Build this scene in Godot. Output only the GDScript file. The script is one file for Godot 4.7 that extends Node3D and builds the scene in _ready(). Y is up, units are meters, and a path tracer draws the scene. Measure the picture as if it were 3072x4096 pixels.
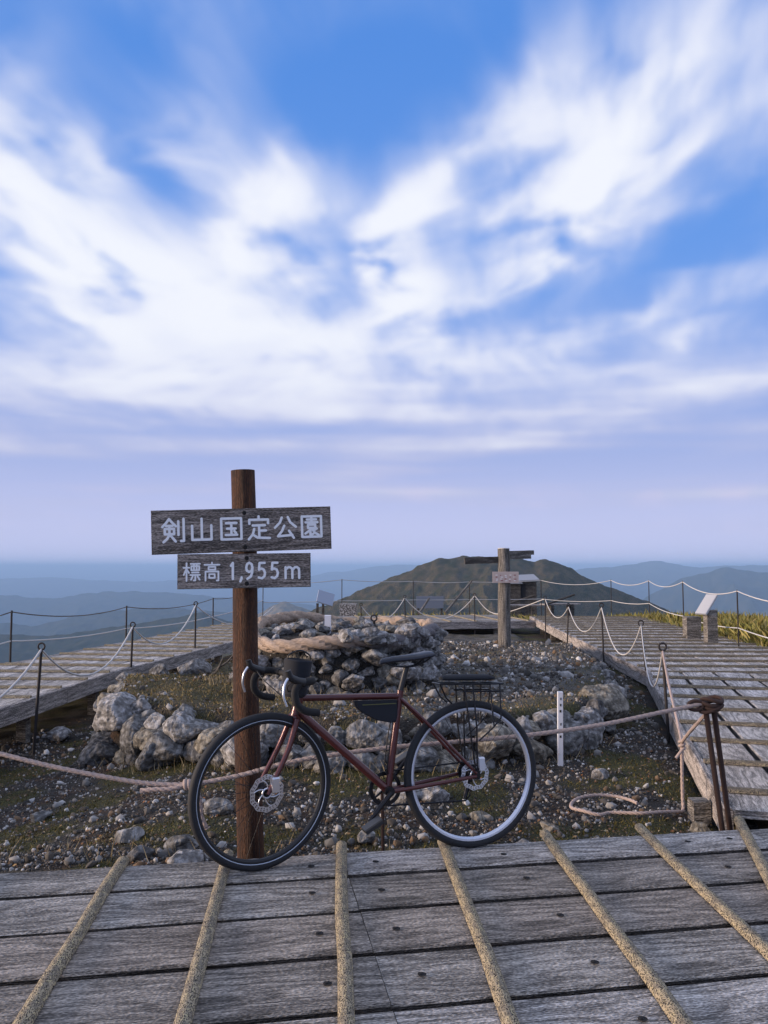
extends Node3D

var rng := RandomNumberGenerator.new()
var M := {}
var fbm := FastNoiseLite.new()
var fine := FastNoiseLite.new()
var rocks: Array[ArrayMesh] = []
var small_rocks: Array[ArrayMesh] = []


# ---------------------------------------------------------------- mesh builder
class MB:
	var v := PackedVector3Array()
	var n := PackedVector3Array()
	var u := PackedVector2Array()
	var c := PackedColorArray()
	var xf := Transform3D()
	var col := Color(1, 1, 1)
	var edge := Color(1, 1, 1)   # the long side faces: on planks, gap shade painted into the colour

	func tri(a: Vector3, b: Vector3, d: Vector3, na: Vector3, nb: Vector3, nd: Vector3, ua: Vector2, ub: Vector2, ud: Vector2) -> void:
		a = xf * a; b = xf * b; d = xf * d
		na = (xf.basis * na).normalized(); nb = (xf.basis * nb).normalized(); nd = (xf.basis * nd).normalized()
		v.append(a); n.append(na); u.append(ua); c.append(col)
		if (b - a).cross(d - a).dot(na + nb + nd) > 0.0:
			v.append(d); v.append(b); n.append(nd); n.append(nb); u.append(ud); u.append(ub)
		else:
			v.append(b); v.append(d); n.append(nb); n.append(nd); u.append(ub); u.append(ud)
		c.append(col); c.append(col)

	func quad(a: Vector3, b: Vector3, d: Vector3, e: Vector3, nn: Vector3, ua := Vector2(0, 0), ub := Vector2(1, 0), ud := Vector2(1, 1), ue := Vector2(0, 1)) -> void:
		tri(a, b, d, nn, nn, nn, ua, ub, ud)
		tri(a, d, e, nn, nn, nn, ua, ud, ue)

	# a profile (points z, y) drawn along x from x0 to x1, flat faces
	func prism(poly: PackedVector2Array, x0: float, x1: float, uo := Vector2.ZERO, us := Vector2(1, 1)) -> void:
		var k := poly.size()
		var mid := Vector2.ZERO
		for p in poly: mid += p / k
		var w := 0.0
		for i in k:
			var p := poly[i]
			var q := poly[(i + 1) % k]
			var e := q - p
			var nn := Vector2(e.y, -e.x).normalized()
			if nn.dot((p + q) * 0.5 - mid) < 0.0: nn = -nn
			var w2 := w + e.length()
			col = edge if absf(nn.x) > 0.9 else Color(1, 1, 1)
			quad(Vector3(x0, p.y, p.x), Vector3(x1, p.y, p.x), Vector3(x1, q.y, q.x), Vector3(x0, q.y, q.x), Vector3(0, nn.y, nn.x),
				Vector2(0, w) * us + uo, Vector2(x1 - x0, w) * us + uo, Vector2(x1 - x0, w2) * us + uo, Vector2(0, w2) * us + uo)
			w = w2
		col = Color(1, 1, 1)
		for i in range(1, k - 1):
			for s in [0, 1]:
				var x: float = x1 if s else x0
				var nx := Vector3(1.0 if s else -1.0, 0, 0)
				tri(Vector3(x, poly[0].y, poly[0].x), Vector3(x, poly[i].y, poly[i].x), Vector3(x, poly[i + 1].y, poly[i + 1].x), nx, nx, nx,
					poly[0] * us + uo, poly[i] * us + uo, poly[i + 1] * us + uo)

	func box(a: Vector3, b: Vector3, ch := 0.0, uo := Vector2.ZERO, us := Vector2(1, 1)) -> void:
		prism(MB.rect(a.z, a.y, b.z, b.y, ch), a.x, b.x, uo, us)

	static func rect(z0: float, y0: float, z1: float, y1: float, ch := 0.0) -> PackedVector2Array:
		if ch <= 0.0:
			return PackedVector2Array([Vector2(z0, y0), Vector2(z0, y1), Vector2(z1, y1), Vector2(z1, y0)])
		return PackedVector2Array([Vector2(z0, y0), Vector2(z0, y1 - ch), Vector2(z0 + ch, y1), Vector2(z1 - ch, y1), Vector2(z1, y1 - ch), Vector2(z1, y0)])

	# round tube along a path; lobes > 0 makes a laid rope of that many strands
	func tube(path: PackedVector3Array, r0: float, r1 := -1.0, sides := 10, lobes := 0, pitch := 0.1, closed := false, vs := 1.0) -> void:
		if r1 < 0.0: r1 = r0
		var k := path.size()
		var rings: Array[PackedVector3Array] = []
		var norms: Array[PackedVector3Array] = []
		var lens := PackedFloat32Array()
		var up := Vector3.UP
		var len := 0.0
		for i in k:
			var t: Vector3
			if closed: t = path[(i + 1) % k] - path[(i + k - 1) % k]
			else: t = path[mini(i + 1, k - 1)] - path[maxi(i - 1, 0)]
			t = t.normalized()
			if i == 0:
				up = Vector3.UP if absf(t.y) < 0.9 else Vector3.RIGHT
			else:
				len += path[i].distance_to(path[i - 1])
			up = (up - t * up.dot(t)).normalized()
			var side := t.cross(up)
			var r := lerpf(r0, r1, float(i) / maxi(k - 1, 1))
			var ring := PackedVector3Array()
			var nr := PackedVector3Array()
			for j in sides + 1:
				var a := TAU * j / sides
				var dir := up * cos(a) + side * sin(a)
				var rr := r
				if lobes:
					rr = r * (0.62 + 0.42 * pow(absf(cos(0.5 * lobes * (a - TAU * len / pitch))), 0.7))
				ring.append(path[i] + dir * rr)
				nr.append(dir)
			rings.append(ring); norms.append(nr); lens.append(len)
		var segs := k if closed else k - 1
		for i in segs:
			var i2 := (i + 1) % k
			var l2 := lens[i2] if i2 else len + path[0].distance_to(path[k - 1])
			for j in sides:
				var a := rings[i][j]; var b := rings[i2][j]; var d := rings[i2][j + 1]; var e := rings[i][j + 1]
				var na := norms[i][j]; var nb := norms[i2][j]; var nd := norms[i2][j + 1]; var ne := norms[i][j + 1]
				if lobes:
					var f := (b - a).cross(e - a).normalized()
					if f.dot(na) < 0: f = -f
					na = (na + f * 1.5).normalized(); nb = (nb + f * 1.5).normalized(); nd = (nd + f * 1.5).normalized(); ne = (ne + f * 1.5).normalized()
				var u0 := float(j) / sides; var u1 := float(j + 1) / sides
				tri(a, b, d, na, nb, nd, Vector2(lens[i] * vs, u0), Vector2(l2 * vs, u0), Vector2(l2 * vs, u1))
				tri(a, d, e, na, nd, ne, Vector2(lens[i] * vs, u0), Vector2(l2 * vs, u1), Vector2(lens[i] * vs, u1))
		if not closed:
			for s in [0, k - 1]:
				var t := (path[1] - path[0]).normalized() * -1.0 if s == 0 else (path[k - 1] - path[k - 2]).normalized()
				for j in sides:
					tri(path[s], rings[s][j], rings[s][j + 1], t, t, t, Vector2(0, 0), Vector2(0, 0.1), Vector2(0.1, 0.1))

	func rod(a: Vector3, b: Vector3, r0: float, r1 := -1.0, sides := 10) -> void:
		tube(PackedVector3Array([a, b]), r0, r1, sides)

	# a profile (radius, height) turned round the y axis
	func lathe(prof: PackedVector2Array, sides := 24) -> void:
		for i in prof.size() - 1:
			var p := prof[i]; var q := prof[i + 1]
			var e := q - p
			if e.length() < 1e-6: continue
			var nn := Vector2(e.y, -e.x).normalized()
			for j in sides:
				var a0 := TAU * j / sides; var a1 := TAU * (j + 1) / sides
				var d0 := Vector3(cos(a0), 0, sin(a0)); var d1 := Vector3(cos(a1), 0, sin(a1))
				var n0 := d0 * nn.x + Vector3.UP * nn.y; var n1 := d1 * nn.x + Vector3.UP * nn.y
				var A := d0 * p.x + Vector3.UP * p.y; var B := d1 * p.x + Vector3.UP * p.y
				var C := d1 * q.x + Vector3.UP * q.y; var D := d0 * q.x + Vector3.UP * q.y
				if p.x > 1e-6: tri(A, B, C, n0, n1, n1, Vector2(a0, p.y), Vector2(a1, p.y), Vector2(a1, q.y))
				if q.x > 1e-6: tri(A, C, D, n0, n1, n0, Vector2(a0, p.y), Vector2(a1, q.y), Vector2(a0, q.y))

	func mesh() -> ArrayMesh:
		var arr := []
		arr.resize(Mesh.ARRAY_MAX)
		arr[Mesh.ARRAY_VERTEX] = v
		arr[Mesh.ARRAY_NORMAL] = n
		arr[Mesh.ARRAY_TEX_UV] = u
		arr[Mesh.ARRAY_COLOR] = c
		var m := ArrayMesh.new()
		m.add_surface_from_arrays(Mesh.PRIMITIVE_TRIANGLES, arr)
		return m


func obj(called: String, m, mat: Material, parent: Node = self) -> MeshInstance3D:
	var o := MeshInstance3D.new()
	o.name = called
	o.mesh = m.mesh() if m is MB else m
	o.material_override = mat
	parent.add_child(o, true)
	return o


func numbered(called: String) -> String:
	if not has_node(called): return called
	var i := 1
	while has_node("%s_%03d" % [called, i]): i += 1
	return "%s_%03d" % [called, i]


func tag(o: Node, label: String, category: String, group := "", kind := "") -> void:
	o.set_meta("label", label)
	o.set_meta("category", category)
	if group: o.set_meta("group", group)
	if kind: o.set_meta("kind", kind)


func thing(called: String, label: String, category: String, at := Vector3.ZERO, group := "", kind := "") -> Node3D:
	var o := Node3D.new()
	o.name = numbered(called)
	add_child(o)
	o.position = at
	tag(o, label, category, group, kind)
	return o


func solo(called: String, m, mat: Material, label: String, category: String, group := "", kind := "") -> MeshInstance3D:
	var o := obj(numbered(called), m, mat)
	tag(o, label, category, group, kind)
	return o


func stuff(called: String, mesh: Mesh, mat: Material, xfs: Array[Transform3D], cols: PackedColorArray, label: String, category: String) -> void:
	var mm := MultiMesh.new()
	mm.transform_format = MultiMesh.TRANSFORM_3D
	mm.use_colors = true
	mm.mesh = mesh
	mm.instance_count = xfs.size()
	for i in xfs.size():
		mm.set_instance_transform(i, xfs[i])
		mm.set_instance_color(i, cols[i])
	var o := MultiMeshInstance3D.new()
	o.name = called
	o.multimesh = mm
	o.material_override = mat
	add_child(o, true)
	tag(o, label, category, "", "stuff")


func look_xf(pos: Vector3, x: Vector3) -> Transform3D:   # x axis along x, y kept as high as can be
	x = x.normalized()
	var z := x.cross(Vector3.UP).normalized()
	return Transform3D(Basis(x, z.cross(x), z), pos)


func curve(pts: PackedVector3Array, per: int, closed := false) -> PackedVector3Array:
	var out := PackedVector3Array()
	var k := pts.size()
	var segs := k if closed else k - 1
	for i in segs:
		var a: Vector3; var b := pts[i]; var c := pts[(i + 1) % k]; var d: Vector3
		if closed:
			a = pts[(i + k - 1) % k]; d = pts[(i + 2) % k]
		else:
			a = pts[maxi(i - 1, 0)]; d = pts[mini(i + 2, k - 1)]
		for j in per:
			out.append(b.cubic_interpolate(c, a, d, float(j) / per))
	if not closed: out.append(pts[k - 1])
	return out


func sag(a: Vector3, b: Vector3, drop: float, k := 14) -> PackedVector3Array:
	var out := PackedVector3Array()
	for i in k + 1:
		var t := float(i) / k
		out.append(a.lerp(b, t) + Vector3(0, -4.0 * drop * t * (1 - t), 0))
	return out


func vary(c: Color, amount: float) -> Color:
	var f := 1.0 + rng.randf_range(-amount, amount)
	return Color(c.r * f, c.g * f, c.b * f)


# ---------------------------------------------------------------- textures and materials
func picture(w: int, h: int, f: Callable) -> ImageTexture:
	var data := PackedByteArray()
	data.resize(w * h * 3)
	var k := 0
	for y in h:
		for x in w:
			var c: Color = f.call(x, y)
			data[k] = clampi(int(c.r * 255.0), 0, 255)
			data[k + 1] = clampi(int(c.g * 255.0), 0, 255)
			data[k + 2] = clampi(int(c.b * 255.0), 0, 255)
			k += 3
	return ImageTexture.create_from_image(Image.create_from_data(w, h, false, Image.FORMAT_RGB8, data))


func noise(seed: int, freq: float, oct := 4, kind := FastNoiseLite.TYPE_SIMPLEX_SMOOTH) -> FastNoiseLite:
	var f := FastNoiseLite.new()
	f.seed = seed; f.frequency = freq; f.noise_type = kind
	f.fractal_type = FastNoiseLite.FRACTAL_FBM if oct > 1 else FastNoiseLite.FRACTAL_NONE
	f.fractal_octaves = oct
	return f


func tex(f: FastNoiseLite, size: int, bump := false, ramp: Gradient = null) -> Texture2D:
	var im := f.get_seamless_image(size, size)
	if ramp:
		im.convert(Image.FORMAT_RGB8)
		for y in size:
			for x in size:
				im.set_pixel(x, y, ramp.sample(im.get_pixel(x, y).r))
	return ImageTexture.create_from_image(im)


func mat(color: Color, rough := 0.8, metal := 0.0, albedo: Texture2D = null) -> StandardMaterial3D:
	var m := StandardMaterial3D.new()
	m.albedo_color = color.linear_to_srgb()
	m.roughness = rough
	m.metallic = metal
	m.albedo_texture = albedo
	return m


func relief(m: StandardMaterial3D, t: Texture2D, cm: float) -> StandardMaterial3D:
	m.heightmap_enabled = true
	m.heightmap_texture = t
	m.heightmap_scale = cm
	return m


func tri(m: StandardMaterial3D, scale: float, world := false) -> StandardMaterial3D:
	m.uv1_triplanar = true
	m.uv1_world_triplanar = world
	m.uv1_scale = Vector3.ONE * scale
	return m


func grad(stops: Array) -> Gradient:
	var g := Gradient.new()
	g.offsets = PackedFloat32Array(stops.map(func(s): return s[0]))
	g.colors = PackedColorArray(stops.map(func(s): return s[1]))
	return g


func wood(seed: int, dark: Color, light: Color, rings: float, wander: float, w := 1024, h := 512) -> Array:
	var a := noise(seed, 1.0, 2); var b := noise(seed + 1, 1.0, 3); var s := noise(seed + 2, 1.0, 2)
	var hgt := PackedByteArray()
	hgt.resize(w * h)
	var col := picture(w, h, func(x, y):
		var t: float = TAU * x / w
		var cx := cos(t); var cy := sin(t)
		var low := a.get_noise_3d(cx * 0.27, cy * 0.27, y * 0.0075)
		var r: float = y * rings + low * wander
		var g := absf(fposmod(r, 1.0) * 2.0 - 1.0)
		g = smoothstep(0.05, 0.85, g)
		var f := b.get_noise_3d(cx * 2.2, cy * 2.2, y * 0.26)
		var sp := s.get_noise_3d(cx * 14.0, cy * 14.0, y * 0.35)
		var k := 0.50 + 0.26 * (g - 0.5) + 0.55 * f + 0.62 * sp + 0.34 * low
		var crack := smoothstep(0.42, 0.6, b.get_noise_3d(cx * 0.9 + 7.0, cy * 0.9, y * 0.16))
		k = clampf(k - crack * 0.35, 0.0, 1.0)
		hgt[y * w + x] = int(k * 255.0)
		return dark.lerp(light, k))
	return [col, ImageTexture.create_from_image(Image.create_from_data(w, h, false, Image.FORMAT_L8, hgt))]


func materials() -> void:
	# plain colours below are linear, texture colours are sRGB
	var wd := wood(11, Color(0.30, 0.29, 0.28), Color(1.0, 0.985, 0.97), 0.022, 2.4)
	for i in 4:
		var tint: Color = [Color(0.62, 0.585, 0.54), Color(0.50, 0.46, 0.415), Color(0.76, 0.73, 0.70), Color(0.56, 0.50, 0.44)][i]
		M["plank%d" % i] = relief(mat(tint, 0.86, 0, wd[0]), wd[1], 0.6)
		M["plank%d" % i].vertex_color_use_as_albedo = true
		M["pale%d" % i] = relief(mat([Color(0.90, 0.87, 0.85), Color(0.80, 0.77, 0.74), Color(0.95, 0.93, 0.93), Color(0.76, 0.71, 0.66)][i], 0.86, 0, wd[0]), wd[1], 0.4)
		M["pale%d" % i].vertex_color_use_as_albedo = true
	M.fascia = relief(mat(Color(0.60, 0.56, 0.54), 0.86, 0, wd[0]), wd[1], 0.3)
	M.under = relief(mat(Color(0.16, 0.15, 0.14), 0.9, 0, wd[0]), wd[1], 0.3)
	# battens: tan wood spotted with dark lichen
	var sp := noise(5, 0.055, 3); var sp2 := noise(6, 0.16, 2); var sp3 := noise(8, 0.02, 2)
	var bt := picture(512, 256, func(x, y):
		var t: float = TAU * x / 512.0
		var k := sp.get_noise_3d(cos(t) * 82.0, sin(t) * 82.0, y * 1.0)
		var k2 := sp2.get_noise_3d(cos(t) * 82.0, sin(t) * 82.0, y * 1.0)
		var k3 := sp3.get_noise_3d(cos(t) * 82.0, sin(t) * 82.0, y * 1.0)
		var c := Color(0.76, 0.72, 0.645).lerp(Color(0.62, 0.595, 0.555), smoothstep(-0.15, 0.3, k3))
		c = c.lerp(Color(0.20, 0.19, 0.18), smoothstep(0.08, 0.26, k2 + k * 0.45))
		c = c.lerp(Color(0.84, 0.80, 0.68), smoothstep(0.2, 0.42, k - k2 * 0.3))
		return c)
	M.batten = relief(mat(Color(0.68, 0.63, 0.53), 0.9, 0, bt), bt, 0.3)
	M.batten3 = relief(mat(Color(0.46, 0.425, 0.375), 0.9, 0, bt), bt, 0.3)
	M.batten2 = relief(mat(Color(0.66, 0.62, 0.54), 0.9, 0, bt), bt, 0.3)
	var pw := wood(31, Color(0.33, 0.22, 0.16), Color(0.86, 0.64, 0.46), 0.012, 4.0, 512, 512)
	M.post = relief(mat(Color(0.20, 0.142, 0.10), 0.8, 0, pw[0]), pw[1], 0.6)
	M.grey_post = relief(mat(Color(0.36, 0.34, 0.315), 0.9, 0, wd[0]), wd[1], 0.5)
	M.board = relief(mat(Color(0.46, 0.405, 0.375), 0.82, 0, wd[0]), wd[1], 0.3)
	M.paint = mat(Color(0.86, 0.87, 0.90), 0.6)
	var g := tex(noise(40, 0.02, 5), 512, false, grad([[0.0, Color(0.34, 0.34, 0.34)], [0.40, Color(0.56, 0.55, 0.54)], [0.54, Color(0.70, 0.69, 0.68)], [0.66, Color(0.95, 0.95, 0.95)], [1.0, Color(1, 1, 1)]]))
	var gb := tex(noise(41, 0.03, 6), 512)
	for i in 5:
		var tint: Color = [Color(0.38, 0.375, 0.37), Color(0.27, 0.27, 0.27), Color(0.37, 0.34, 0.285), Color(0.47, 0.465, 0.47), Color(0.20, 0.20, 0.205)][i]
		M["rock%d" % i] = relief(tri(mat(tint, 0.92, 0, g), 1.5, true), gb, 1.6)
	M.pebble = mat(Color(1, 1, 1), 0.92)
	M.pebble.vertex_color_use_as_albedo = true
	var gt := tex(noise(50, 0.045, 6), 1024, false, grad([[0.0, Color(0.36, 0.35, 0.34)], [0.45, Color(0.66, 0.65, 0.63)], [0.7, Color(0.95, 0.94, 0.92)], [1.0, Color(1, 1, 1)]]))
	var gtb := tex(noise(51, 0.06, 6), 1024)
	M.ground = relief(tri(mat(Color(1, 1, 1), 0.95, 0, gt), 0.9, true), gtb, 3.0)
	M.ground.vertex_color_use_as_albedo = true
	M.hill = mat(Color(1, 1, 1), 1.0)
	M.hill.vertex_color_use_as_albedo = true
	M.hill.metallic_specular = 0.1
	M.near_hill = tri(mat(Color(1, 1, 1), 1.0, 0, tex(noise(55, 0.05, 5), 512, false, grad([[0.0, Color(0.16, 0.18, 0.17)], [0.44, Color(0.40, 0.42, 0.39)], [0.56, Color(0.80, 0.80, 0.76)], [1.0, Color(1, 0.98, 0.94)]]))), 0.020, true)
	M.near_hill.vertex_color_use_as_albedo = true
	M.near_hill.metallic_specular = 0.1
	M.leaf = mat(Color(1, 1, 1), 0.75)
	M.leaf.vertex_color_use_as_albedo = true
	M.leaf.backlight_enabled = true
	M.leaf.backlight = Color(0.35, 0.35, 0.25)
	var fb := tex(noise(60, 0.12, 4), 256, false, grad([[0.0, Color(0.5, 0.47, 0.44)], [0.5, Color(0.85, 0.82, 0.8)], [1.0, Color(1, 1, 1)]]))
	M.rope = relief(mat(Color(0.56, 0.47, 0.44), 0.95, 0, fb), fb, 0.12)
	M.rope.uv1_scale = Vector3(8, 1, 1)
	M.rope_white = mat(Color(0.52, 0.51, 0.50), 0.9)
	M.straw = relief(mat(Color(1, 1, 1), 0.95, 0, fb), fb, 0.8)
	M.straw.vertex_color_use_as_albedo = true
	M.straw.uv1_scale = Vector3(0.6, 6, 1)
	M.rust = relief(tri(mat(Color(0.085, 0.05, 0.04), 0.85, 0.2, fb), 9.0), fb, 0.25)
	M.iron = tri(mat(Color(0.045, 0.042, 0.045), 0.7, 0.3, fb), 5.0)
	M.white = mat(Color(0.60, 0.62, 0.68), 0.55)
	M.panel = mat(Color(0.42, 0.43, 0.45), 0.5, 0.2)
	M.blue_panel = mat(Color(0.34, 0.38, 0.46), 0.5)
	M.notice = mat(Color(0.14, 0.17, 0.23), 0.7)
	M.roof = mat(Color(0.27, 0.29, 0.33), 0.7)
	M.dark = mat(Color(0.02, 0.02, 0.022), 0.9)
	M.hole = mat(Color(0.012, 0.012, 0.013), 1.0)
	# bicycle
	M.frame_paint = mat(Color(0.078, 0.013, 0.012), 0.34, 0.35)
	M.frame_paint.clearcoat_enabled = true
	M.frame_paint.clearcoat = 0.6
	M.frame_paint.clearcoat_roughness = 0.15
	M.tyre = relief(tri(mat(Color(0.014, 0.015, 0.018), 0.75), 20.0), gb, 0.05)
	M.rim_shaded = mat(Color(0.018, 0.020, 0.024), 0.4, 0.3)  # same rim as the silver one, its shaded look painted in
	M.rim_silver = mat(Color(0.62, 0.66, 0.76), 0.38, 0.75)
	M.rim_glint = mat(Color(0.50, 0.56, 0.66), 0.45, 0.3)  # colour of the painted highlight on the front rim
	M.steel = mat(Color(0.68, 0.70, 0.76), 0.3, 0.9)
	M.black = mat(Color(0.015, 0.015, 0.017), 0.45)
	M.black_metal = mat(Color(0.02, 0.02, 0.023), 0.35, 0.6)
	M.tape = relief(tri(mat(Color(0.012, 0.012, 0.013), 0.85), 14.0), fb, 0.1)
	M.cloth = relief(tri(mat(Color(0.012, 0.014, 0.020), 0.9), 12.0), fb, 0.12)
	M.saddle = mat(Color(0.018, 0.020, 0.030), 0.38)


# ---------------------------------------------------------------- sky: haze, blue and wind-drawn cloud
func sky_texture() -> ImageTexture:
	var w := 2048
	var h := 1024
	# cloud banks: bearing and height in degrees, their half sizes, tilt, strength
	var banks := [[-17.8,19.4,5.6,3.2,0,1.15],[-25.3,25.5,4.0,4.5,0,0.85],[-22.6,22.2,4.7,2.5,0,0.70],[-7.7,24.5,1.9,3.5,-40,1.00],[-6.9,16.2,5.8,2.4,0,0.75],[-12.4,14.4,6.9,1.8,0,0.70],[1.0,22.8,2.4,3.8,-10,0.85],[3.0,18.8,3.6,2.6,0,1.0],[4.4,26.4,6.2,1.8,35,0.75],[10.7,29.3,6.3,2.7,40,0.60],[17.1,26.5,7.8,2.4,30,0.65],[12.6,21.9,3.7,1.1,28,0.60],[21.6,26.4,6.2,0.7,30,0.45],[16.2,16.6,8.8,1.3,17,0.90],[20.6,11.2,7.5,1.6,8,0.80],[17.7,13.5,3.0,1.0,8,0.60],[21.3,15.4,2.6,0.7,5,0.60],[4.3,14.4,3.6,1.7,0,0.55],[-17.0,10.2,15.6,3.5,0,0.60],[2.3,10.6,10.5,2.5,0,0.45]]
	banks += [[3.3,7.7,7.8,1.0,10,0.50],[23.4,7.2,5.0,1.3,14,0.60],[-23.2,4.1,8.3,1.5,0,0.40],[-13.3,30.1,3.4,3.7,-20,0.33],[18.8,32.6,8.8,3.3,30,0.40],[-10.9,22.6,2.8,2.0,0,0.55],[-4.4,24.7,2.3,1.6,0,0.45],[11.5,11.7,5.0,1.9,8,0.45],[13.9,24.9,4.3,1.9,35,0.50],[-7.1,27.9,1.0,1.5,-30,0.40],[-20.4,26.0,2.6,1.6,-30,0.50],[-4.4,30.4,5.2,2.7,0,-0.55],[-15.8,25.0,3.9,1.2,-38,-0.55],[-2.2,20.6,1.2,2.2,10,-0.38],[22.4,22.0,4.5,1.7,25,-0.40],[20.8,19.1,5.7,1.2,18,-0.40],[2.4,33.0,6.5,2.1,0,-0.30],[-17.5,31.8,4.5,2.1,0,-0.30],[-11.9,23.7,1.3,1.1,0,-0.30],[5.7,16.3,1.9,0.9,20,-0.30],[-5.0,20.8,2.6,1.8,0,0.55],[-15.0,16.0,13.0,5.0,0,0.42],[15.0,27.0,10.0,4.5,35,0.34],[0.0,24.0,9.0,4.0,0,0.22],[0.0,12.0,30.0,4.0,0,0.32],[8.0,19.0,5.0,2.0,20,0.3],[-10.0,27.0,4.0,3.0,-50,0.25],[22.0,31.0,7.0,3.0,35,0.34],[-24.0,31.0,6.0,3.0,-30,0.25],[0.0,29.0,28.0,5.0,0,0.14],[-12.0,21.0,9.0,4.0,-20,0.25],[10.0,33.0,6.0,2.5,30,0.25],[20.0,23.0,8.0,2.0,25,0.25],[-16.0,18.5,9.0,4.0,-5,0.28],[-22.0,12.0,9.0,3.0,0,0.30],[-4.0,14.0,9.0,2.5,0,0.25]]
	rng.seed = 77
	for i in 340:   # the same weather all round
		var el := rng.randf_range(3, 85)
		var az := rng.randf_range(34, 326) if el < 42.0 else rng.randf_range(0, 360)
		var wide := 1.0 / maxf(0.25, cos(deg_to_rad(el)))
		banks.append([az if az < 180 else az - 360, el, rng.randf_range(4, 10) * wide, rng.randf_range(1.5, 4.2), rng.randf_range(-10, 35), rng.randf_range(0.4, 1.0)])
	var columns: Array = []
	columns.resize(72)
	var made: Array = []
	for b in banks:
		var r := deg_to_rad(b[4])
		made.append([b[0], b[1], cos(r) / b[2], sin(r) / b[2], -sin(r) / b[3], cos(r) / b[3], b[5], maxf(b[2], b[3]) * 2.3])
	for i in 72:
		var list: Array = []
		for b in made:
			var d := absf(wrapf(-180.0 + i * 5.0 + 2.5 - b[0], -180.0, 180.0))
			if d < b[7] + 2.5: list.append(b)
		columns[i] = list
	var n1 := noise(101, 1.0, 5); var n2 := noise(102, 1.0, 4); var n3 := noise(103, 1.0, 3)
	var data := PackedFloat32Array()
	data.resize(w * h * 3)
	var half := h / 2
	for y in half + 1:
		var el := 90.0 - (y + 0.5) * 180.0 / h
		if el < 0.0: break
		var s := sin(deg_to_rad(el)); var ce := cos(deg_to_rad(el))
		var base := Color(0.53, 0.55, 0.79).lerp(Color(0.34, 0.41, 0.69), smoothstep(0.5, 9.0, el))
		base = base.lerp(Color(0.125, 0.29, 0.71), smoothstep(5.0, 22.0, el))
		base = base.lerp(Color(0.08, 0.235, 0.65), smoothstep(18.0, 36.0, el))
		base = base.lerp(Color(0.05, 0.17, 0.60), smoothstep(36.0, 90.0, el))
		var k := y * w * 3
		var near: Array = []
		for list in columns:
			near.append(list.filter(func(b): return absf(el - b[1]) < b[7] + 3.0))
		for x in w:
			var az := wrapf((x + 0.5) * 360.0 / w, -180.0, 180.0)
			if x % 3 and (absf(az) > 36.0 or el > 46.0):   # soft high and far cloud needs fewer samples
				data[k] = data[k - 3]; data[k + 1] = data[k - 2]; data[k + 2] = data[k - 1]
				k += 3
				continue
			var a := deg_to_rad(az)
			var dx := sin(a) * ce; var dz := cos(a) * ce
			# the cloud sheet overhead, seen in perspective
			var q := 1.0 / (s + 0.16)
			var px := dx * q; var pz := dz * q
			var calm := smoothstep(3.0, 20.0, el)
			var wx := n2.get_noise_2d(px * 0.8, pz * 0.8) * 0.2
			var wz := n2.get_noise_2d(px * 0.8 + 31.0, pz * 0.8 + 17.0) * 0.2
			# the streaks lie along the wind, towards the horizon ahead
			var along := (pz + wz) * 0.98 + (px + wx) * 0.2
			var across := (px + wx) * 0.98 - (pz + wz) * 0.2
			var streak := n1.get_noise_2d(along * 1.2, across * 2.2)
			var fibre := n1.get_noise_2d((pz + wz * 0.3) * 1.6 + (px + wx * 0.3) * 0.3 + 50.0, ((px + wx * 0.3) * 0.97 - pz * 0.25) * 9.0)
			var puff := n3.get_noise_2d((px + wx) * 2.4, (pz + wz) * 2.4)
			var tuft := n1.get_noise_2d((px + wx) * 5.2 + 9.0, (pz + wz) * 4.2)
			var bx := az + (streak * 1.6 + tuft * 1.3) * calm + wx * 2.0
			var by := el + (puff * 1.4 + tuft * 1.1) * calm + wz * 1.2
			var c := 0.16 + 0.22 * maxf(0.0, streak + 0.15) * calm
			for b in near[int((az + 180.0) / 5.0) % 72]:
				var ox := wrapf(bx - b[0], -180.0, 180.0); var oy: float = by - b[1]
				var e: float = b[2] * ox + b[3] * oy
				var f: float = b[4] * ox + b[5] * oy
				var d := e * e + f * f
				if d < 5.0:
					c += b[6] * exp(-d * 0.9)
			# long thin bands low down
			c += (1.0 - calm) * 1.8 * n2.get_noise_2d(az * 0.022 + el * 0.06, el * 0.34) * smoothstep(1.0, 5.0, el)
			var dens := c * (0.86 + (0.32 * streak + 0.50 * puff + 0.22 * fibre + 0.40 * tuft) * calm) + (0.10 * streak + 0.05 * fibre + 0.07 * tuft) * calm
			dens = smoothstep(-0.06, 1.42, dens)
			var body := smoothstep(0.45, 2.3, c * (1.0 + (0.5 * puff + 0.3 * streak + 0.1 * fibre + 0.35 * tuft) * calm))
			var grey := Color(0.43, 0.45, 0.67).lerp(Color(0.54, 0.59, 0.81), smoothstep(6.0, 17.0, el))
			var white := Color(0.80, 0.82, 0.88)
			var up := smoothstep(7.0, 19.0, el + puff * 4.0)
			var cloud := grey.lerp(white, clampf(0.15 + 0.95 * body, 0, 1) * up + (0.08 + 0.38 * body) * (1.0 - up))
			if el < 9.0:
				cloud = cloud.lerp(Color(0.62, 0.56, 0.74), 0.5 * smoothstep(9.0, 3.0, el) * smoothstep(-0.1, 0.4, streak))
			var o := base.lerp(cloud, dens * smoothstep(0.3, 3.0, el) * 0.97)
			data[k] = o.r; data[k + 1] = o.g; data[k + 2] = o.b
			k += 3
	for y in range(half, h):
		var k := y * w * 3
		for x in w:
			data[k] = 0.2; data[k + 1] = 0.24; data[k + 2] = 0.34
			k += 3
	return ImageTexture.create_from_image(Image.create_from_data(w, h, false, Image.FORMAT_RGBF, data.to_byte_array()))


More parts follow.
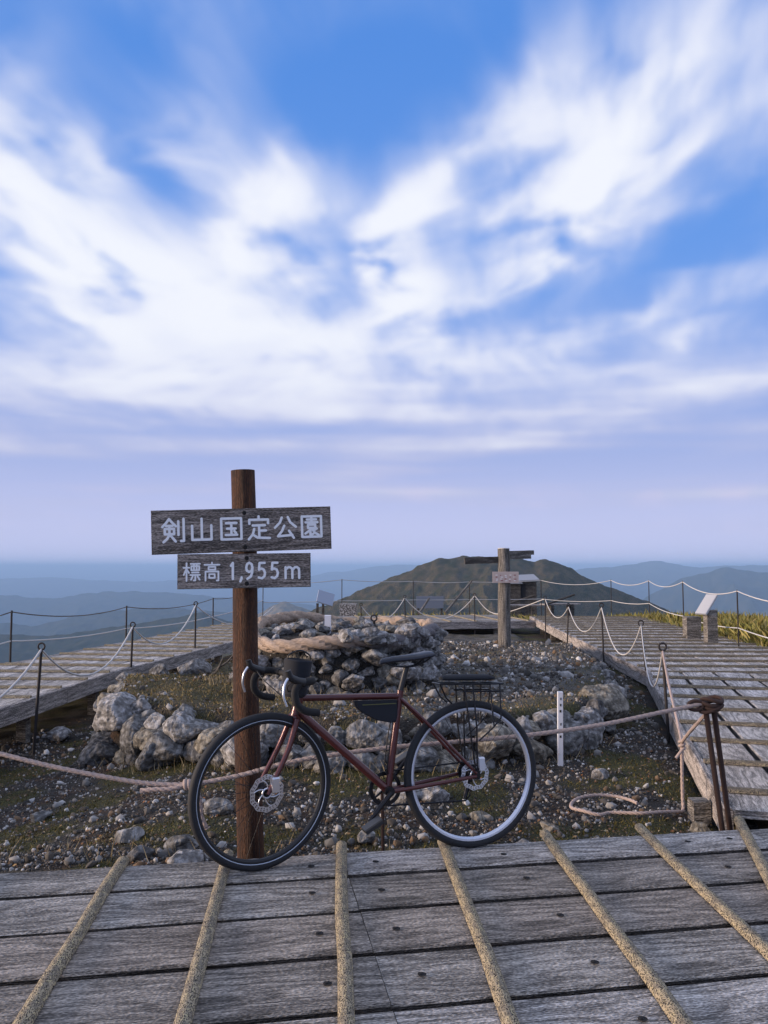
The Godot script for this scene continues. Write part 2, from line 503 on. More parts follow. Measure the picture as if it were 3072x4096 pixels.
# ---------------------------------------------------------------- ground
const FRONT := [[-6.0, 40.0], [-3.3, 30.0], [-2.9, 9.0], [-2.35, 6.95], [-1.83, 6.5], [-1.2, 6.2], [-0.25, 5.85], [0.8, 6.1], [1.66, 6.6], [2.3, 8.2], [2.75, 10.5], [3.1, 14.0], [3.3, 30.0], [6.0, 40.0]]


func terrace_front(x: float) -> float:
	if x <= FRONT[0][0]: return 40.0
	for i in FRONT.size() - 1:
		if x <= FRONT[i + 1][0]:
			return lerpf(FRONT[i][1], FRONT[i + 1][1], (x - FRONT[i][0]) / (FRONT[i + 1][0] - FRONT[i][0]))
	return 40.0


func gh(x: float, d: float) -> float:
	var h := -0.14
	h -= 0.26 * smoothstep(-1.3, -3.4, x) * smoothstep(3.9, 5.4, d) + 0.06 * smoothstep(-0.8, -2.0, x)
	h -= 0.10 * smoothstep(1.4, 2.3, x - 0.25 * (d - 4.3))
	h += 0.03 * fbm.get_noise_2d(x * 1.1, d * 1.1) + 0.02 * fbm.get_noise_2d(x * 5.0, d * 5.0)
	var t := smoothstep(-0.02, 0.34, d - terrace_front(x))
	var top := 0.17 - 0.07 * smoothstep(8.5, 12.5, d) - 0.42 * smoothstep(12.5, 17.5, d)
	top += 0.05 * fbm.get_noise_2d(x * 1.6 + 40.0, d * 1.6) + 0.025 * fbm.get_noise_2d(x * 6.0, d * 6.0 + 9.0)
	top -= 0.34 * smoothstep(8.4, 11.5, d) * smoothstep(-0.7, -1.7, x)
	h = lerpf(h, top, t)
	h -= 0.2 * smoothstep(13.0, 18.0, d) * (1.0 - t)
	# away from the summit the ground falls off
	var outer := lerpf(-5.45, -3.4, clampf((d - 9.0) / 10.0, 0, 1))
	h -= 0.62 * maxf(0.0, outer - x)
	h -= 0.42 * maxf(0.0, d - 25.0) * smoothstep(9.0, 4.0, x) + 0.16 * maxf(0.0, d - 22.0) * smoothstep(4.0, 8.0, x)
	h += 0.12 * smoothstep(6.0, 7.0, x)
	h -= 0.30 * maxf(0.0, x - 9.5)
	if d < 3.4: h -= 0.2
	return h


func ground_colour(x: float, d: float) -> Color:
	var a := fbm.get_noise_2d(x * 1.7 + 11.0, d * 1.7)
	var b := fbm.get_noise_2d(x * 4.5, d * 4.5 + 31.0)
	var c := Color(0.070, 0.060, 0.050).lerp(Color(0.038, 0.034, 0.030), smoothstep(-0.3, 0.3, b))
	c = c.lerp(Color(0.095, 0.095, 0.015), smoothstep(-0.04, 0.22, a))                       # moss
	c = c.lerp(Color(0.12, 0.062, 0.026), smoothstep(0.2, 0.4, b - a * 0.5) * 0.7)            # rotted leaves
	var t := smoothstep(0.2, 0.7, d - terrace_front(x))
	if t > 0.0:
		var gravel := Color(0.28, 0.265, 0.245).lerp(Color(0.15, 0.14, 0.12), smoothstep(-0.2, 0.3, b))
		var turf := Color(0.23, 0.18, 0.075).lerp(Color(0.13, 0.12, 0.035), smoothstep(-0.2, 0.25, a))
		var left := smoothstep(0.3, -0.6, x + a * 0.8)
		c = c.lerp(gravel.lerp(turf, maxf(left * 0.9, smoothstep(0.15, 0.35, a) * 0.6)), t)
	if d > 22.0 or x > 6.0: c = c.lerp(Color(0.085, 0.085, 0.035), 0.8)
	return c


func sheet(nu: int, nv: int, place: Callable, colour: Callable) -> ArrayMesh:
	var v := PackedVector3Array(); var c := PackedColorArray(); var idx := PackedInt32Array()
	v.resize((nu + 1) * (nv + 1)); c.resize(v.size())
	for j in nv + 1:
		for i in nu + 1:
			var p: Vector3 = place.call(float(i) / nu, float(j) / nv)
			v[j * (nu + 1) + i] = p
	var n := PackedVector3Array()
	n.resize(v.size())
	for j in nv + 1:
		for i in nu + 1:
			var l := v[j * (nu + 1) + maxi(i - 1, 0)]; var r := v[j * (nu + 1) + mini(i + 1, nu)]
			var u := v[maxi(j - 1, 0) * (nu + 1) + i]; var d := v[mini(j + 1, nv) * (nu + 1) + i]
			var m := (r - l).cross(d - u).normalized()
			if m.y < 0: m = -m
			n[j * (nu + 1) + i] = m
			c[j * (nu + 1) + i] = colour.call(v[j * (nu + 1) + i], m)
	idx.resize(nu * nv * 6)
	var k := 0
	var flip := (v[1] - v[0]).cross(v[nu + 1] - v[0]).y > 0.0
	for j in nv:
		for i in nu:
			var a := j * (nu + 1) + i
			var q := [a, a + 1, a + nu + 2, a, a + nu + 2, a + nu + 1] if not flip else [a, a + nu + 2, a + 1, a, a + nu + 1, a + nu + 2]
			for s in q:
				idx[k] = s; k += 1
	var arr := []
	arr.resize(Mesh.ARRAY_MAX)
	arr[Mesh.ARRAY_VERTEX] = v; arr[Mesh.ARRAY_NORMAL] = n; arr[Mesh.ARRAY_COLOR] = c; arr[Mesh.ARRAY_INDEX] = idx
	var m := ArrayMesh.new()
	m.add_surface_from_arrays(Mesh.PRIMITIVE_TRIANGLES, arr)
	return m


func ridge_height(pts: Array, x: float) -> float:
	if x <= pts[0][0]: return pts[0][1] + (x - pts[0][0]) * 0.12
	for i in pts.size() - 1:
		if x <= pts[i + 1][0]:
			var t: float = (x - pts[i][0]) / (pts[i + 1][0] - pts[i][0])
			var a: float = pts[maxi(i - 1, 0)][1]; var b: float = pts[i][1]; var c: float = pts[i + 1][1]; var e: float = pts[mini(i + 2, pts.size() - 1)][1]
			return cubic_interpolate(b, c, a, e, t)
	return pts[-1][1] - (x - pts[-1][0]) * 0.12


# a mountain ridge whose crest runs across at about this distance
func mountain(label: String, dist: float, pts: Array, reach: float, slope: float, rough: float, green: Color, bare: Color, nu: int, nv: int, seed: int) -> void:
	var nz := noise(seed, 1.0 / (reach * 0.55), 6)
	nz.fractal_type = FastNoiseLite.FRACTAL_RIDGED
	var nf := noise(seed + 1, 1.0 / (reach * 0.10), 4)
	var x0: float = pts[0][0]; var x1: float = pts[-1][0]
	var m := sheet(nu, nv, func(a, b):
		var x := lerpf(x0, x1, a)
		var o: float = lerpf(-1.0, 1.0, b)
		o = signf(o) * pow(absf(o), 1.4) * reach
		var far := absf(o)
		var h := 1.32 + ridge_height(pts, x) - far * slope + far * slope * 0.55 * (nz.get_noise_2d(x, o) - 0.1) * minf(1.0, far / (reach * 0.15)) + nf.get_noise_2d(x, o) * rough
		return Vector3(x * (1.0 + o / dist * 0.5), h, -dist - o),
		func(p, nn):
			var f := nf.get_noise_2d(p.x * 2.0, p.z * 2.0)
			var g := nz.get_noise_2d(p.x * 1.5 + 100.0, p.z * 1.5)
			return green.lerp(bare, clampf(0.45 + f * 0.9 + g * 0.35, 0, 1)))
	solo("mountain", m, M.near_hill if dist < 2000.0 else M.hill, label, "mountain", "", "structure")


# ---------------------------------------------------------------- rocks
func rock_mesh(seed: int, sub: int, planes: int) -> ArrayMesh:
	var r := RandomNumberGenerator.new()
	r.seed = seed
	var t := (1.0 + sqrt(5.0)) / 2.0
	var vs: Array[Vector3] = [Vector3(-1, t, 0), Vector3(1, t, 0), Vector3(-1, -t, 0), Vector3(1, -t, 0), Vector3(0, -1, t), Vector3(0, 1, t), Vector3(0, -1, -t), Vector3(0, 1, -t), Vector3(t, 0, -1), Vector3(t, 0, 1), Vector3(-t, 0, -1), Vector3(-t, 0, 1)]
	var tris: Array = [[0, 11, 5], [0, 5, 1], [0, 1, 7], [0, 7, 10], [0, 10, 11], [1, 5, 9], [5, 11, 4], [11, 10, 2], [10, 7, 6], [7, 1, 8], [3, 9, 4], [3, 4, 2], [3, 2, 6], [3, 6, 8], [3, 8, 9], [4, 9, 5], [2, 4, 11], [6, 2, 10], [8, 6, 7], [9, 8, 1]]
	for i in vs.size(): vs[i] = vs[i].normalized()
	for s in sub:
		var mids := {}
		var next: Array = []
		for f in tris:
			var m: Array = []
			for e in 3:
				var a: int = mini(f[e], f[(e + 1) % 3]); var b: int = maxi(f[e], f[(e + 1) % 3])
				var key := a * 100000 + b
				if not mids.has(key):
					mids[key] = vs.size()
					vs.append(((vs[a] + vs[b]) * 0.5).normalized())
				m.append(mids[key])
			next.append_array([[f[0], m[0], m[2]], [f[1], m[1], m[0]], [f[2], m[2], m[1]], [m[0], m[1], m[2]]])
		tris = next
	var cut: Array = []
	for i in planes:
		cut.append([Vector3(r.randfn(), r.randfn(), r.randfn()).normalized(), r.randf_range(0.58, 0.92)])
	var nz := noise(seed, 1.3, 4)
	for i in vs.size():
		var dir := vs[i]
		var rad := 1.08
		for p in cut:
			var k: float = dir.dot(p[0])
			if k > 0.05: rad = minf(rad, p[1] / k)
		vs[i] = dir * (rad + 0.10 * nz.get_noise_3dv(dir * 1.2) + 0.05 * nz.get_noise_3dv(dir * 4.0))
	var mb := MB.new()
	var sm: Array[Vector3] = []
	sm.resize(vs.size())
	for f in tris:
		var nn := (vs[f[1]] - vs[f[0]]).cross(vs[f[2]] - vs[f[0]])
		if nn.dot(vs[f[0]]) < 0: nn = -nn
		for e in 3: sm[f[e]] += nn
	for f in tris:
		var nn := (vs[f[1]] - vs[f[0]]).cross(vs[f[2]] - vs[f[0]]).normalized()
		if nn.dot(vs[f[0]]) < 0: nn = -nn
		var q: Array = []
		for e in 3: q.append((sm[f[e]].normalized() * 0.8 + nn).normalized())
		mb.tri(vs[f[0]], vs[f[1]], vs[f[2]], q[0], q[1], q[2], Vector2(), Vector2(), Vector2())
	return mb.mesh()


func stone(parent: Node, pos: Vector3, size: Vector3, called := "stone", which := -1) -> MeshInstance3D:
	var o := obj(called, rocks[rng.randi() % rocks.size()], M["rock%d" % ([0, 0, 1, 2, 3, 4, 1, 2][rng.randi() % 8] if which < 0 else which)], parent)
	o.transform = Transform3D(Basis.from_euler(Vector3(rng.randf_range(-0.35, 0.35), rng.randf() * TAU, rng.randf_range(-0.35, 0.35))).scaled_local(size * 0.5), pos)
	return o


# ---------------------------------------------------------------- boardwalks
func boardwalk(called: String, label: String, origin: Vector3, dir: Vector3, length: float, widths: Array, piece: float, gap: float, joints_at: Array, battens: float, sides: Array, feet := true, wood_kind := "plank", strip: Material = null) -> Node3D:
	var o := thing(called, label, "boardwalk", Vector3.ZERO, "", "structure")
	o.transform = look_xf(origin, dir)
	var z := 0.0
	for w in widths:
		var cuts: Array = [0.0]
		if joints_at.size(): cuts.append_array(joints_at)
		else:
			var x := rng.randf_range(0.5, 1.0) * piece
			while x < length - 0.3:
				cuts.append(x); x += piece
		cuts.append(length)
		for i in cuts.size() - 1:
			var mb := MB.new()
			var lift := rng.randf_range(-0.004, 0.0)
			var skew := rng.randf_range(-0.004, 0.004)
			mb.edge = Color(0.22, 0.21, 0.20)  # plank sides coloured dark to paint the shade in the gaps
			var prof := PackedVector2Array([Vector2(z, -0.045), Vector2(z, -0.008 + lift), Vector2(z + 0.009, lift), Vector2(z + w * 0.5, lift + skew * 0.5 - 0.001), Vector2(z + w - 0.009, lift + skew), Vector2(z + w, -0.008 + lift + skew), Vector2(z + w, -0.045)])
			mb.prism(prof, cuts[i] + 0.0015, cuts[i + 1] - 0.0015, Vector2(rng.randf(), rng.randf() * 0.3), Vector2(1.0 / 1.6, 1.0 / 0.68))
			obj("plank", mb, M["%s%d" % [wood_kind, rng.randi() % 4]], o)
		z += w + gap
	var W := z - gap
	if battens > 0.0:
		var x := battens * 0.5
		while x < length - 0.05:
			batten(o, Vector3(x, 0, W * 0.5), 0.0, W + 0.02, 0.055, 0.028, strip)
			x += battens
	for s in sides:
		var zz: float = -0.048 if s < 0 else W + 0.003
		var x := 0.0
		while x < length:
			var l := minf(rng.randf_range(1.8, 2.6), length - x)
			if length - x - l < 0.5: l = length - x
			var mb := MB.new()
			mb.box(Vector3(x + 0.003, -0.17, zz), Vector3(x + l - 0.003, 0.004, zz + 0.045), 0.008, Vector2(rng.randf(), 0.3), Vector2(1.0 / 2.4, 1.0 / 0.9))
			obj("edge_board", mb, M.fascia, o)
			x += l
	for zz in [W * 0.12, W * 0.5, W * 0.88]:
		var mb := MB.new()
		mb.box(Vector3(0.02, -0.155, zz - 0.04), Vector3(length - 0.02, -0.047, zz + 0.04))
		obj("joist", mb, M.under, o)
	if feet:
		var x := 0.35
		while x < length:
			for zz in [0.12, W - 0.12]:
				var mb := MB.new()
				mb.box(Vector3(x - 0.05, -0.85, zz - 0.05), Vector3(x + 0.05, -0.156, zz + 0.05), 0.006, Vector2(rng.randf(), 0), Vector2(0.4, 1.1))
				obj("leg", mb, M.grey_post, o)
			x += 1.7
	return o


func batten(parent: Node, mid: Vector3, turn: float, length: float, width: float, high: float, mt: Material = null) -> void:
	var mb := MB.new()
	var prof := PackedVector2Array()
	for i in 8:
		var a := PI * i / 7.0
		prof.append(Vector2(-cos(a) * width * 0.5, 0.002 + high * pow(sin(a), 0.6)))
	# a slightly bent, hand-split strip in a few lengths
	var k := maxi(2, int(length / 0.35))
	var uo := rng.randf()
	for i in k:
		var a := float(i) / k; var b := float(i + 1) / k
		var grow0 := 1.0 + 0.10 * fine.get_noise_2d(a * length * 3.0 + uo * 50.0, 0.0); var grow1 := 1.0 + 0.10 * fine.get_noise_2d(b * length * 3.0 + uo * 50.0, 0.0)
		var off0 := 0.012 * fine.get_noise_2d(a * length * 1.5, uo * 90.0); var off1 := 0.012 * fine.get_noise_2d(b * length * 1.5, uo * 90.0)
		for j in 7:
			var p := prof[j]; var q := prof[j + 1]
			var na := Vector3(p.x, 0, 0).normalized()
			var np := Vector3(0, maxf(p.y, 0.004) * 0.6 / high, p.x / width).normalized(); var nq := Vector3(0, maxf(q.y, 0.004) * 0.6 / high, q.x / width).normalized()
			var x0 := (a - 0.5) * length; var x1 := (b - 0.5) * length
			var A := Vector3(x0, p.y * grow0, p.x * grow0 + off0); var B := Vector3(x1, p.y * grow1, p.x * grow1 + off1)
			var C := Vector3(x1, q.y * grow1, q.x * grow1 + off1); var D := Vector3(x0, q.y * grow0, q.x * grow0 + off0)
			var us := 1.0 / 0.7
			mb.tri(A, B, C, np, np, nq, Vector2(x0 * us + uo, j / 14.0), Vector2(x1 * us + uo, j / 14.0), Vector2(x1 * us + uo, (j + 1) / 14.0))
			mb.tri(A, C, D, np, nq, nq, Vector2(x0 * us + uo, j / 14.0), Vector2(x1 * us + uo, (j + 1) / 14.0), Vector2(x0 * us + uo, (j + 1) / 14.0))
			for e in [0, 1]:
				if (e == 0 and i == 0) or (e == 1 and i == k - 1):
					var P := A if e == 0 else B; var Q := D if e == 0 else C
					var nx := Vector3(-1 if e == 0 else 1, 0, 0)
					mb.tri(Vector3(P.x, 0.002, (off0 if e == 0 else off1)), P, Q, nx, nx, nx, Vector2(0, 0), Vector2(0.05, 0), Vector2(0.05, 0.05))
	var o := obj("batten", mb, mt if mt else (M.batten if rng.randf() < 0.6 else M.batten2), parent)
	o.transform = Transform3D(Basis(Vector3.UP, PI / 2 + turn), mid)


func bolt(parent: Node, at: Vector3) -> void:
	var mb := MB.new()
	mb.lathe(PackedVector2Array([Vector2(0.0, 0.0045), Vector2(0.007, 0.004), Vector2(0.009, 0.001)]), 8)
	mb.xf = Transform3D(Basis(), Vector3(0.006, 0, 0.002))
	mb.lathe(PackedVector2Array([Vector2(0.0, 0.0012), Vector2(0.015, 0.001)]), 10)
	var o := obj("bolt", mb, M.hole, parent)
	o.position = at


# ---------------------------------------------------------------- rope fences
func fence_post(base: Vector3, top: Vector3, label: String, group: String, r := 0.012, ring := true) -> Node3D:
	var t := thing("fence_post", label, "fence post", base, group)
	var mb := MB.new()
	var a := (top - base)
	mb.rod(Vector3(0, -0.25, 0), a, r, r * 0.9, 8)
	obj("pole", mb, M.iron, t)
	if ring:
		var path := PackedVector3Array()
		for i in 14:
			var an := TAU * i / 14
			path.append(a + Vector3(cos(an) * 0.032, 0.03 + sin(an) * 0.032, 0.0))
		mb = MB.new()
		mb.tube(path, 0.009, 0.009, 6, 0, 0.1, true)
		obj("eye_ring", mb, M.iron, t)
	return t


func rope(label: String, paths: Array, r: float, mt: Material, group := "", lobes := 3) -> MeshInstance3D:
	var mb := MB.new()
	for p in paths:
		mb.tube(p, r, r, 9 if lobes else 6, lobes, r * 9.0)
	return solo("rope", mb, mt, label, "rope", group)


# ---------------------------------------------------------------- lettering in strokes on a grid of 100
const GLYPHS := {
	"ken": [[32,4,20,20,4,36],[32,4,46,20,60,34],[20,32,46,32],[14,44,52,44,52,66,14,66,14,44],[33,33,33,68],[33,68,24,84,8,98],[38,72,58,96],[70,14,70,70],[92,4,92,95,80,95]],
	"yama": [[50,6,50,91],[10,34,10,92,90,92],[90,34,90,92]],
	"kuni": [[8,8,92,8,92,94,8,94,8,8],[28,27,72,27],[32,50,68,50],[26,76,74,76],[50,28,50,76],[62,60,69,68]],
	"tei": [[50,2,50,14],[10,32,10,16,90,16,90,32],[24,40,76,40],[51,41,51,90],[51,62,80,62],[30,54,24,76,6,97],[24,78,44,91,96,94]],
	"kou": [[36,10,28,30,6,52],[62,8,72,30,96,50],[46,44,36,66,18,88,80,84],[66,66,86,96]],
	"en": [[8,8,92,8,92,94,8,94,8,8],[30,21,70,21],[50,13,50,33],[24,33,76,33],[34,43,66,43,66,57,34,57,34,43],[48,58,40,68,22,80],[44,66,44,88,56,82],[72,60,58,68],[52,62,64,78,80,87]],
	"hyo": [[2,28,36,28],[20,4,20,98],[20,32,4,66],[22,38,34,56],[44,8,98,8],[48,20,94,20,94,42,48,42,48,20],[63,8,63,42],[79,8,79,42],[52,54,90,54],[42,67,98,67],[71,67,71,96,62,96],[56,74,46,92],[84,74,96,92]],
	"taka": [[50,2,50,14],[6,14,94,14],[30,25,70,25,70,40,30,40,30,25],[12,98,12,50,88,50,88,98,78,98],[34,64,66,64,66,84,34,84,34,64]],
	"1": [[10,22,32,6,32,96]],
	",": [[16,88,16,96,6,110]],
	"9": [[52,34,46,52,28,58,12,50,8,34,14,14,30,6,46,14,52,34,50,62,40,84,16,96]],
	"5": [[50,8,14,8,10,46,26,40,44,46,53,64,48,84,30,95,8,90]],
	"m": [[8,96,8,34],[8,48,20,36,32,34,42,42,44,56,44,96],[44,52,56,36,68,34,78,42,80,56,80,96]],
}


func letter(glyph: String, w: float, h: float, thick: float, deep: float) -> MB:
	var mb := MB.new()
	for s in GLYPHS[glyph]:
		var pts: Array = []
		for i in range(0, s.size(), 2): pts.append(Vector2(s[i] / 100.0 * w, (1.0 - s[i + 1] / 100.0) * h))
		for i in pts.size() - 1:
			var a: Vector2 = pts[i]; var b: Vector2 = pts[i + 1]
			var t := (b - a).normalized(); var sd := Vector2(-t.y, t.x) * thick * 0.5
			var z := deep + rng.randf_range(0.0, 0.0006)
			mb.quad(Vector3(a.x + sd.x, a.y + sd.y, z), Vector3(b.x + sd.x, b.y + sd.y, z), Vector3(b.x - sd.x, b.y - sd.y, z), Vector3(a.x - sd.x, a.y - sd.y, z), Vector3(0, 0, 1))
			for g in [1.0, -1.0]:
				mb.quad(Vector3(a.x + sd.x * g, a.y + sd.y * g, z), Vector3(b.x + sd.x * g, b.y + sd.y * g, z), Vector3(b.x + sd.x * g, b.y + sd.y * g, 0), Vector3(a.x + sd.x * g, a.y + sd.y * g, 0), Vector3(sd.x * g, sd.y * g, 0).normalized())
		for p in pts:
			var z := deep + 0.0008 + rng.randf_range(0.0, 0.0006)
			for k in 10:
				var a0 := TAU * k / 10; var a1 := TAU * (k + 1) / 10
				mb.tri(Vector3(p.x, p.y, z), Vector3(p.x + cos(a0) * thick * 0.5, p.y + sin(a0) * thick * 0.5, z), Vector3(p.x + cos(a1) * thick * 0.5, p.y + sin(a1) * thick * 0.5, z), Vector3(0, 0, 1), Vector3(0, 0, 1), Vector3(0, 0, 1), Vector2(), Vector2(), Vector2())
	return mb


# ---------------------------------------------------------------- bicycle (x back along the bike, y up, z to its left side)
func loft(mb: MB, secs: Array, sides := 14) -> void:   # sections [x, y, half width, half height], flat-bottomed rounds
	var rings: Array = []
	for s in secs:
		var ring: Array = []
		for j in sides + 1:
			var a := TAU * j / sides
			var cy := sin(a)
			ring.append([Vector3(s[0], s[1] + s[3] * cy * (1.0 if cy > 0 else 0.55), s[2] * signf(cos(a)) * pow(absf(cos(a)), 0.8)), Vector3(0, cy / maxf(s[3], 0.004), cos(a) / maxf(s[2], 0.004)).normalized()])
		rings.append(ring)
	for i in rings.size() - 1:
		for j in sides:
			var A: Array = rings[i][j]; var B: Array = rings[i + 1][j]; var C: Array = rings[i + 1][j + 1]; var D: Array = rings[i][j + 1]
			mb.tri(A[0], B[0], C[0], A[1], B[1], C[1], Vector2(), Vector2(), Vector2())
			mb.tri(A[0], C[0], D[0], A[1], C[1], D[1], Vector2(), Vector2(), Vector2())
	for e in [0, rings.size() - 1]:
		var nx := Vector3(-1 if e == 0 else 1, 0, 0)
		for j in range(1, sides - 1):
			mb.tri(rings[e][0][0], rings[e][j][0], rings[e][j + 1][0], nx, nx, nx, Vector2(), Vector2(), Vector2())


func ring_path(r: float, k := 64) -> PackedVector3Array:
	var p := PackedVector3Array()
	for i in k: p.append(Vector3(cos(TAU * i / k) * r, sin(TAU * i / k) * r, 0))
	return p


func wheel(bike: Node3D, called: String, xf: Transform3D, silver: bool, disc_r: float) -> void:
	var turn := Transform3D(Basis(Vector3.RIGHT, PI / 2), Vector3.ZERO)
	var mb := MB.new()
	mb.xf = xf
	mb.tube(ring_path(0.3205), 0.0195, 0.0195, 14, 0, 0.1, true)
	var w := obj(called, mb, M.tyre, bike)
	mb = MB.new(); mb.xf = xf * turn
	mb.lathe(PackedVector2Array([Vector2(0.291, -0.006), Vector2(0.291, 0.006), Vector2(0.298, 0.0125), Vector2(0.3125, 0.0135), Vector2(0.3125, -0.0135), Vector2(0.298, -0.0125), Vector2(0.291, -0.006)]), 72)
	obj("rim", mb, M.rim_silver if silver else M.rim_shaded, w)
	if not silver:
		for s in [-1.0, 1.0]:
			mb = MB.new(); mb.xf = xf * Transform3D(Basis(), Vector3(0, 0, 0.0148 * s))
			mb.tube(ring_path(0.3085), 0.0021, 0.0021, 6, 0, 0.1, true)  # thin ring standing in for the light caught by the rim edge
			obj("rim_highlight", mb, M.rim_glint, w)
	mb = MB.new(); mb.xf = xf * turn
	mb.lathe(PackedVector2Array([Vector2(0.0, -0.055), Vector2(0.009, -0.055), Vector2(0.012, -0.036), Vector2(0.029, -0.033), Vector2(0.029, -0.028), Vector2(0.015, -0.02), Vector2(0.015, 0.02), Vector2(0.029, 0.028), Vector2(0.029, 0.033), Vector2(0.012, 0.036), Vector2(0.009, 0.055), Vector2(0.0, 0.055)]), 20)
	obj("hub", mb, M.black_metal, w)
	for i in 28:
		mb = MB.new(); mb.xf = xf
		var a := TAU * i / 28.0
		var z := 0.03 if i % 2 else -0.03
		var off := (0.5 if (i / 2) % 2 else -0.5)
		mb.rod(Vector3(cos(a + off) * 0.027, sin(a + off) * 0.027, z), Vector3(cos(a) * 0.292, sin(a) * 0.292, 0), 0.0011, 0.0011, 5)
		obj("spoke", mb, M.black_metal, w)
	# brake disc with a pierced braking band and curved arms
	mb = MB.new(); mb.xf = xf * Transform3D(Basis(), Vector3(0, 0, 0.043))
	var k := 60
	for i in k:
		var a0 := TAU * i / k; var a1 := TAU * (i + 1) / k
		var wav := 0.0025 * sin(a0 * 10.0); var wav1 := 0.0025 * sin(a1 * 10.0)
		for band in [[disc_r * 0.73, disc_r * 0.80], [disc_r * 0.86, disc_r * 0.90], [disc_r * 0.95, disc_r]]:
			for z in [-0.0009, 0.0009]:
				mb.quad(Vector3(cos(a0) * (band[0] + wav), sin(a0) * (band[0] + wav), z), Vector3(cos(a1) * (band[0] + wav1), sin(a1) * (band[0] + wav1), z), Vector3(cos(a1) * (band[1] + wav1), sin(a1) * (band[1] + wav1), z), Vector3(cos(a0) * (band[1] + wav), sin(a0) * (band[1] + wav), z), Vector3(0, 0, signf(z)))
		if i % 2 == 0:
			mb.quad(Vector3(cos(a0) * disc_r * 0.75, sin(a0) * disc_r * 0.75, 0.0006), Vector3(cos(a1) * disc_r * 0.75, sin(a1) * disc_r * 0.75, 0.0006), Vector3(cos(a1) * disc_r * 0.97, sin(a1) * disc_r * 0.97, 0.0006), Vector3(cos(a0) * disc_r * 0.97, sin(a0) * disc_r * 0.97, 0.0006), Vector3(0, 0, 1))
	for i in 6:
		var a := TAU * i / 6
		var path := PackedVector3Array()
		for j in 6:
			var t := j / 5.0
			path.append(Vector3(cos(a + t * 0.7), sin(a + t * 0.7), 0) * lerpf(0.018, disc_r * 0.77, t))
		mb.tube(path, 0.0035, 0.0025, 6)
	mb.tube(ring_path(0.020, 20), 0.005, 0.005, 6, 0, 0.1, true)
	obj("brake_disc", mb, M.steel, w)


